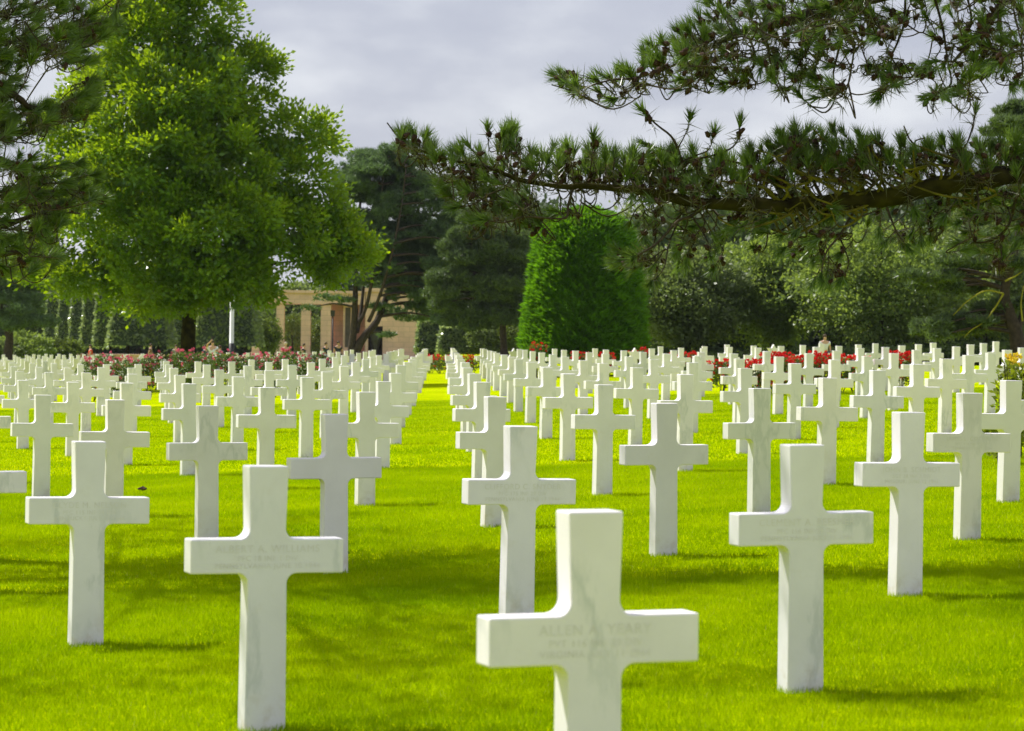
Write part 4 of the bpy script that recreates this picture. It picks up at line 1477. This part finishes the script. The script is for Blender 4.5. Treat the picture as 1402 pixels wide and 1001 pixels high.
high_crown(rp, RO, tpath, [((1.4, 19.5, 5.6), 1.0), ((2.6, 18.0, 6.0), 1.1), ((0.2, 20.5, 5.8), 0.8), ((3.8, 20, 7.0), 1.2), ((5.5, 18.0, 8.0), 1.5), ((6.6, 21, 9.5), 1.5), ((5.2, 20, 11), 1.2), ((-0.7, 18.6, 6.6), 0.8), ((-1.1, 20.3, 7.0), 0.8), ((0.6, 17.5, 6.4), 0.6), ((-0.2, 22.5, 6.8), 0.8), ((0.4, 20.8, 6.4), 0.7), ((-2.4, 15.0, 6.8), 0.7)], 260, NEEDLE)

# ---- left pine
ly = 21.0
lp_pos = Vector((-6.4, ly + 1.5, gz(-6.4, ly)))
lpn = empty('pine_tree', lp_pos)
tag(lpn, 'dark pine whose needled branches fill the top left corner', 'pine tree')
LO = np.array(lp_pos)


def lpt(x, y, dz=0.0):
    return np.array(at(x, y, ly + dz)) - LO


tr = Tubes()
tp2 = smooth_path([(0, 0, -0.3), (-0.1, 0, 1.5), (0.1, 0.1, 3.5), (0.0, 0.1, 6), (0.1, 0, 9), (0.1, 0, 11)], 5)
tr.add(tp2, 0, 0, 12, 0.06, radii=np.linspace(0.30, 0.08, len(tp2)))
tr.build('trunk', BARK, lpn)
lf = NearPine()
br3 = Tubes()
for pts, r in [([(-440, 40), (-200, 60), (-60, 40), (0, 20), (40, 8), (62, -2)], 0.05), ([(-440, 90), (-150, 85), (0, 72), (50, 62), (110, 66), (160, 40)], 0.045),
               ([(-440, 130), (-150, 130), (0, 128), (25, 135), (45, 148), (90, 144), (125, 125)], 0.045), ([(-440, 250), (-150, 240), (0, 220), (50, 262), (90, 264), (120, 262), (145, 268)], 0.05),
               ([(-440, 330), (-150, 330), (0, 308), (20, 304), (60, 292), (110, 292)], 0.045), ([(-440, 400), (-100, 370), (0, 349), (40, 346), (80, 360)], 0.04), ([(-100, 100), (0, 60), (30, 70), (70, 68), (110, 76)], 0.03),
               ([(-440, 10), (-200, -40), (0, -40), (100, -30), (170, -10)], 0.05)]:
    lf.limb(br3, [lpt(x, y, (k - 3) * 0.12) for k, (x, y) in enumerate(pts)], r, 0.006, 4, 7)
b3 = br3.build('branch', BARK, lpn)
LREG = [
    ([(-60, -40), (180, -40), (172, 10), (150, 35), (100, 50), (40, 60), (-60, 60)], 75, (0.8, 0.3), 0.7, 0.1),
    ([(60, 45), (165, 15), (155, 48), (110, 62), (70, 70)], 20, (0.9, 0.3), 0.4, 0.05),
    ([(-60, 50), (50, 50), (60, 75), (20, 95), (-60, 100)], 32, (0.6, 0.0), 0.8, 0.15),
    ([(85, 62), (130, 70), (128, 86), (90, 86)], 10, (0.9, 0.2), 0.5, 0.1),
    ([(-60, 90), (30, 95), (50, 110), (20, 130), (-60, 140)], 22, (0.8, 0.2), 0.6, 0.1),
    ([(0, 135), (40, 145), (100, 140), (130, 105), (128, 150), (90, 170), (40, 185), (0, 200)], 38, (0.8, 0.5), 0.5, 0.1),
    ([(-60, 140), (5, 140), (20, 200), (-60, 215)], 24, (0.7, 0.1), 0.8, 0.1),
    ([(-60, 205), (60, 215), (130, 225), (148, 270), (120, 290), (60, 280), (-60, 300)], 60, (0.85, 0.25), 0.6, 0.1),
    ([(-60, 285), (70, 280), (105, 300), (60, 335), (-60, 350)], 40, (0.8, 0.1), 0.7, 0.1),
    ([(-60, 340), (40, 340), (98, 355), (60, 372), (-60, 380)], 24, (0.8, 0.1), 0.6, 0.1),
]
for poly, n_, axd, jt, sag in LREG:
    pts = pts_in(poly, int(n_ * 1.4))
    pts.sort(key=lambda p: p[0])
    for p in pts:
        ax = np.array([axd[0], random.uniform(-0.5, 0.5), axd[1]]) + rng.normal(0, jt * 0.6, 3)
        lf.attach(lpt(p[0], p[1], random.gauss(0, 0.5)), ax, sag, n=random.randint(75, 120), L=0.13, cone=0.2)
lf.finish(b3, NEEDLE)
cs = []
r_ = random.Random(3)
for k in range(30):
    h = r_.uniform(4.6, 10.5)
    a = r_.uniform(0, 6.28)
    q = r_.uniform(0.6, 3.2) * (1 - (h - 4) / 12)
    cs.append(((LO[0] + q * math.cos(a), LO[1] + q * math.sin(a), h), r_.uniform(0.8, 1.25)))
cs += [((-7.2, 27.0, 7.0), 1.1), ((-6.6, 28.5, 7.5), 1.1), ((-8.0, 29.0, 6.5), 1.1), ((-6.2, 26.0, 8.0), 1.1), ((-7.6, 25.4, 6.2), 1.0), ((-4.7, 15.2, 7.0), 1.0), ((-3.7, 16.2, 7.4), 1.0), ((-5.3, 16.8, 7.2), 1.0), ((-4.2, 17.6, 7.0), 1.0), ((-5.2, 14.4, 7.6), 0.9), ((-4.6, 20.4, 7.2), 0.9), ((-3.9, 21.4, 7.6), 0.7),
       ((-6.6, 16.0, 6.8), 1.0), ((-5.6, 17.2, 7.2), 1.0), ((-7.3, 17.8, 6.2), 1.0), ((-4.6, 18.5, 6.6), 0.9), ((-6.0, 18.8, 8.5), 1.0)]
high_crown(lpn, LO, tp2, cs, 150, NEEDLE)


# ------------------------------------------------------------------ thin air haze
HZ, nth, outh = new_mat('haze')
pv = N(nth, 'ShaderNodeVolumePrincipled')
pv.inputs['Color'].default_value = (0.86, 0.92, 1.0, 1)
pv.inputs['Density'].default_value = 0.00006
nth.links.new(pv.outputs[0], outh.inputs['Volume'])
hz = Boxes().box(-1600, 1600, -70, 2600, -6, 45).build('haze', HZ)
tag(hz, 'thin pale air over the cemetery', 'haze', kind='stuff')


# ------------------------------------------------------------------ people far behind the crosses
SKIN = plain_mat('skin', (0.55, 0.33, 0.24), 0.6, (0.5, 0.3, 0.22), 20)
HAIR = plain_mat('dark_hair', (0.05, 0.03, 0.02), 0.7, (0.08, 0.05, 0.03), 30)


def skin_mesh(name, verts, edges, radii, mat, parent, root=0, lvl=1):
    me = bpy.data.meshes.new(name)
    me.from_pydata(verts, edges, [])
    o = link(name, me, mat, parent)
    sk = o.modifiers.new('skin', 'SKIN')
    for v, r in zip(me.skin_vertices[0].data, radii):
        v.radius = (r, r)
        v.use_root = False
    me.skin_vertices[0].data[root].use_root = True
    ss = o.modifiers.new('sub', 'SUBSURF')
    ss.levels = ss.render_levels = lvl
    return o


def person(px, Y, label, shirt, legs, pose='stand', rz=0.0, h=1.7, hair=HAIR):
    g0 = on_ground(px, Y)
    root = empty('person', g0, rz)
    root.scale = (h / 1.7,) * 3
    tag(root, label, 'person', 'visitors on the far path')
    if pose == 'camera':
        la = [(-0.24, 0.03, 1.36), (-0.30, -0.16, 1.52), (-0.10, -0.26, 1.72), (-0.06, -0.27, 1.80)]
        ra = [(0.24, 0.03, 1.36), (0.30, -0.10, 1.14), (0.16, -0.20, 1.20), (0.12, -0.24, 1.24)]
    elif pose == 'walk':
        la = [(-0.22, 0.0, 1.36), (-0.25, 0.12, 1.10), (-0.24, 0.06, 0.86), (-0.24, 0.03, 0.78)]
        ra = [(0.22, 0.0, 1.36), (0.25, -0.10, 1.10), (0.22, -0.22, 0.90), (0.21, -0.25, 0.83)]
    else:
        la = [(-0.22, 0.0, 1.36), (-0.27, 0.02, 1.08), (-0.26, -0.06, 0.84), (-0.25, -0.08, 0.76)]
        ra = [(0.22, 0.0, 1.36), (0.27, 0.02, 1.08), (0.26, -0.06, 0.84), (0.25, -0.08, 0.76)]
    st = 0.12 if pose == 'walk' else 0.0
    V = [(0, 0, 0.93), (0, 0.01, 1.15), (0, 0.01, 1.36), (0, -0.01, 1.47), (0, -0.03, 1.56), (0, -0.03, 1.66)]
    R = [0.15, 0.14, 0.15, 0.055, 0.085, 0.075]
    E = [(0, 1), (1, 2), (2, 3), (3, 4), (4, 5)]
    for arm in (la, ra):
        b = len(V)
        V += arm; R += [0.062, 0.046, 0.034, 0.040]
        E += [(2, b), (b, b + 1), (b + 1, b + 2), (b + 2, b + 3)]
    for s_, q in ((-1, st), (1, -st)):
        b = len(V)
        V += [(0.10 * s_, 0, 0.86), (0.11 * s_, q - 0.02, 0.48), (0.11 * s_, q * 2, 0.08), (0.12 * s_, q * 2 - 0.16, 0.04)]
        R += [0.095, 0.065, 0.045, 0.04]
        E += [(0, b), (b, b + 1), (b + 1, b + 2), (b + 2, b + 3)]
    skin_mesh('body', V, E, R, SKIN, root)
    k = 1.12
    sv = [V[0], V[1], V[2], la[0], tuple((np.array(la[0]) + np.array(la[1])) / 2), ra[0], tuple((np.array(ra[0]) + np.array(ra[1])) / 2)]
    skin_mesh('shirt', sv, [(0, 1), (1, 2), (2, 3), (3, 4), (2, 5), (5, 6)], [0.175, 0.165, 0.172, 0.082, 0.07, 0.082, 0.07], shirt, root)
    lv = [(0, 0, 0.92)]
    le, lr = [], [0.172]
    for s_, q in ((-1, st), (1, -st)):
        b = len(lv)
        lv += [(0.10 * s_, 0, 0.85), (0.11 * s_, q - 0.02, 0.48), (0.11 * s_, q * 2, 0.12)]
        lr += [0.112, 0.085, 0.066]
        le += [(0, b), (b, b + 1), (b + 1, b + 2)]
    skin_mesh('trousers', lv, le, lr, legs, root)
    bm = bmesh.new()
    bmesh.ops.create_icosphere(bm, subdivisions=2, radius=0.105)
    for v in bm.verts:
        v.co.z *= 1.1
        if v.co.y < -0.02 and v.co.z < 0.045:
            v.co *= 0.75
        v.co += Vector((0, -0.012, 1.645))
    me = bpy.data.meshes.new('hair')
    bm.to_mesh(me); bm.free()
    link('hair', me, hair, root)
    if pose == 'camera':
        c = Boxes().box(-0.10, 0.06, -0.36, -0.28, 1.74, 1.86).build('camera', BLACKP)
        c.parent = None
        c.location = g0
        c.rotation_euler = (0, 0, rz)
        tag(c, 'small dark camera held up by the visitor in white', 'camera')
    return root


def cloth(n, c):
    return plain_mat(n, c, 0.9, tuple(x * 0.85 for x in c), 12)


JEANS = cloth('blue_denim', (0.05, 0.07, 0.13))
person(291, 139, 'visitor in a white shirt holding a camera up, left of the flagpole', cloth('white_shirt', (0.7, 0.72, 0.8)), JEANS, 'camera', 0.2, 1.62)
person(301, 162, 'visitor in a teal shirt standing beside the photographer in white', cloth('teal_shirt', (0.05, 0.22, 0.24)), JEANS, 'stand', 2.6, 1.62)
person(281, 166, 'visitor in dark blue seen beside the broad tree trunk', cloth('navy_jacket', (0.05, 0.07, 0.14)), JEANS, 'walk', 1.2, 1.62)
person(124, 168, 'visitor in a bright red jacket before the narrow clipped hedges', cloth('red_jacket', (0.65, 0.07, 0.03)), JEANS, 'walk', -1.2, 1.52)
person(391, 170, 'visitor in a red top with pale hair near the memorial columns', cloth('red_top', (0.4, 0.05, 0.05)), JEANS, 'stand', 0.3, 1.72, cloth('pale_hair', (0.6, 0.5, 0.42)))
person(416, 174, 'visitor in a dark coat at the second memorial column', cloth('dark_coat', (0.03, 0.035, 0.05)), JEANS, 'stand', 1.4, 1.62)
person(446, 176, 'visitor in dark blue with a cap near the third memorial column', cloth('dark_blue_coat', (0.03, 0.05, 0.08)), JEANS, 'walk', 1.0, 1.66)
person(463, 178, 'visitor in navy right of the black lamp post', cloth('navy_coat', (0.03, 0.04, 0.07)), JEANS, 'stand', 0.4, 1.7)
person(206, 176, 'visitor in a brown jacket behind the far left crosses', cloth('brown_jacket', (0.2, 0.12, 0.08)), JEANS, 'walk', 1.6, 1.5)
person(241, 174, 'visitor in grey just left of the broad tree trunk', cloth('grey_jacket', (0.22, 0.21, 0.22)), JEANS, 'stand', 0.2, 1.5)
person(1129, 101, 'visitor in white among the far right crosses under the trees', cloth('white_top', (0.7, 0.7, 0.72)), JEANS, 'stand', 0.2, 1.3)

print('CROSSES', len(crosses), 'FILES', min(count), max(count), 'TRIS', sum(len(o.data.polygons) for o in scene.objects if o.type == 'MESH'))
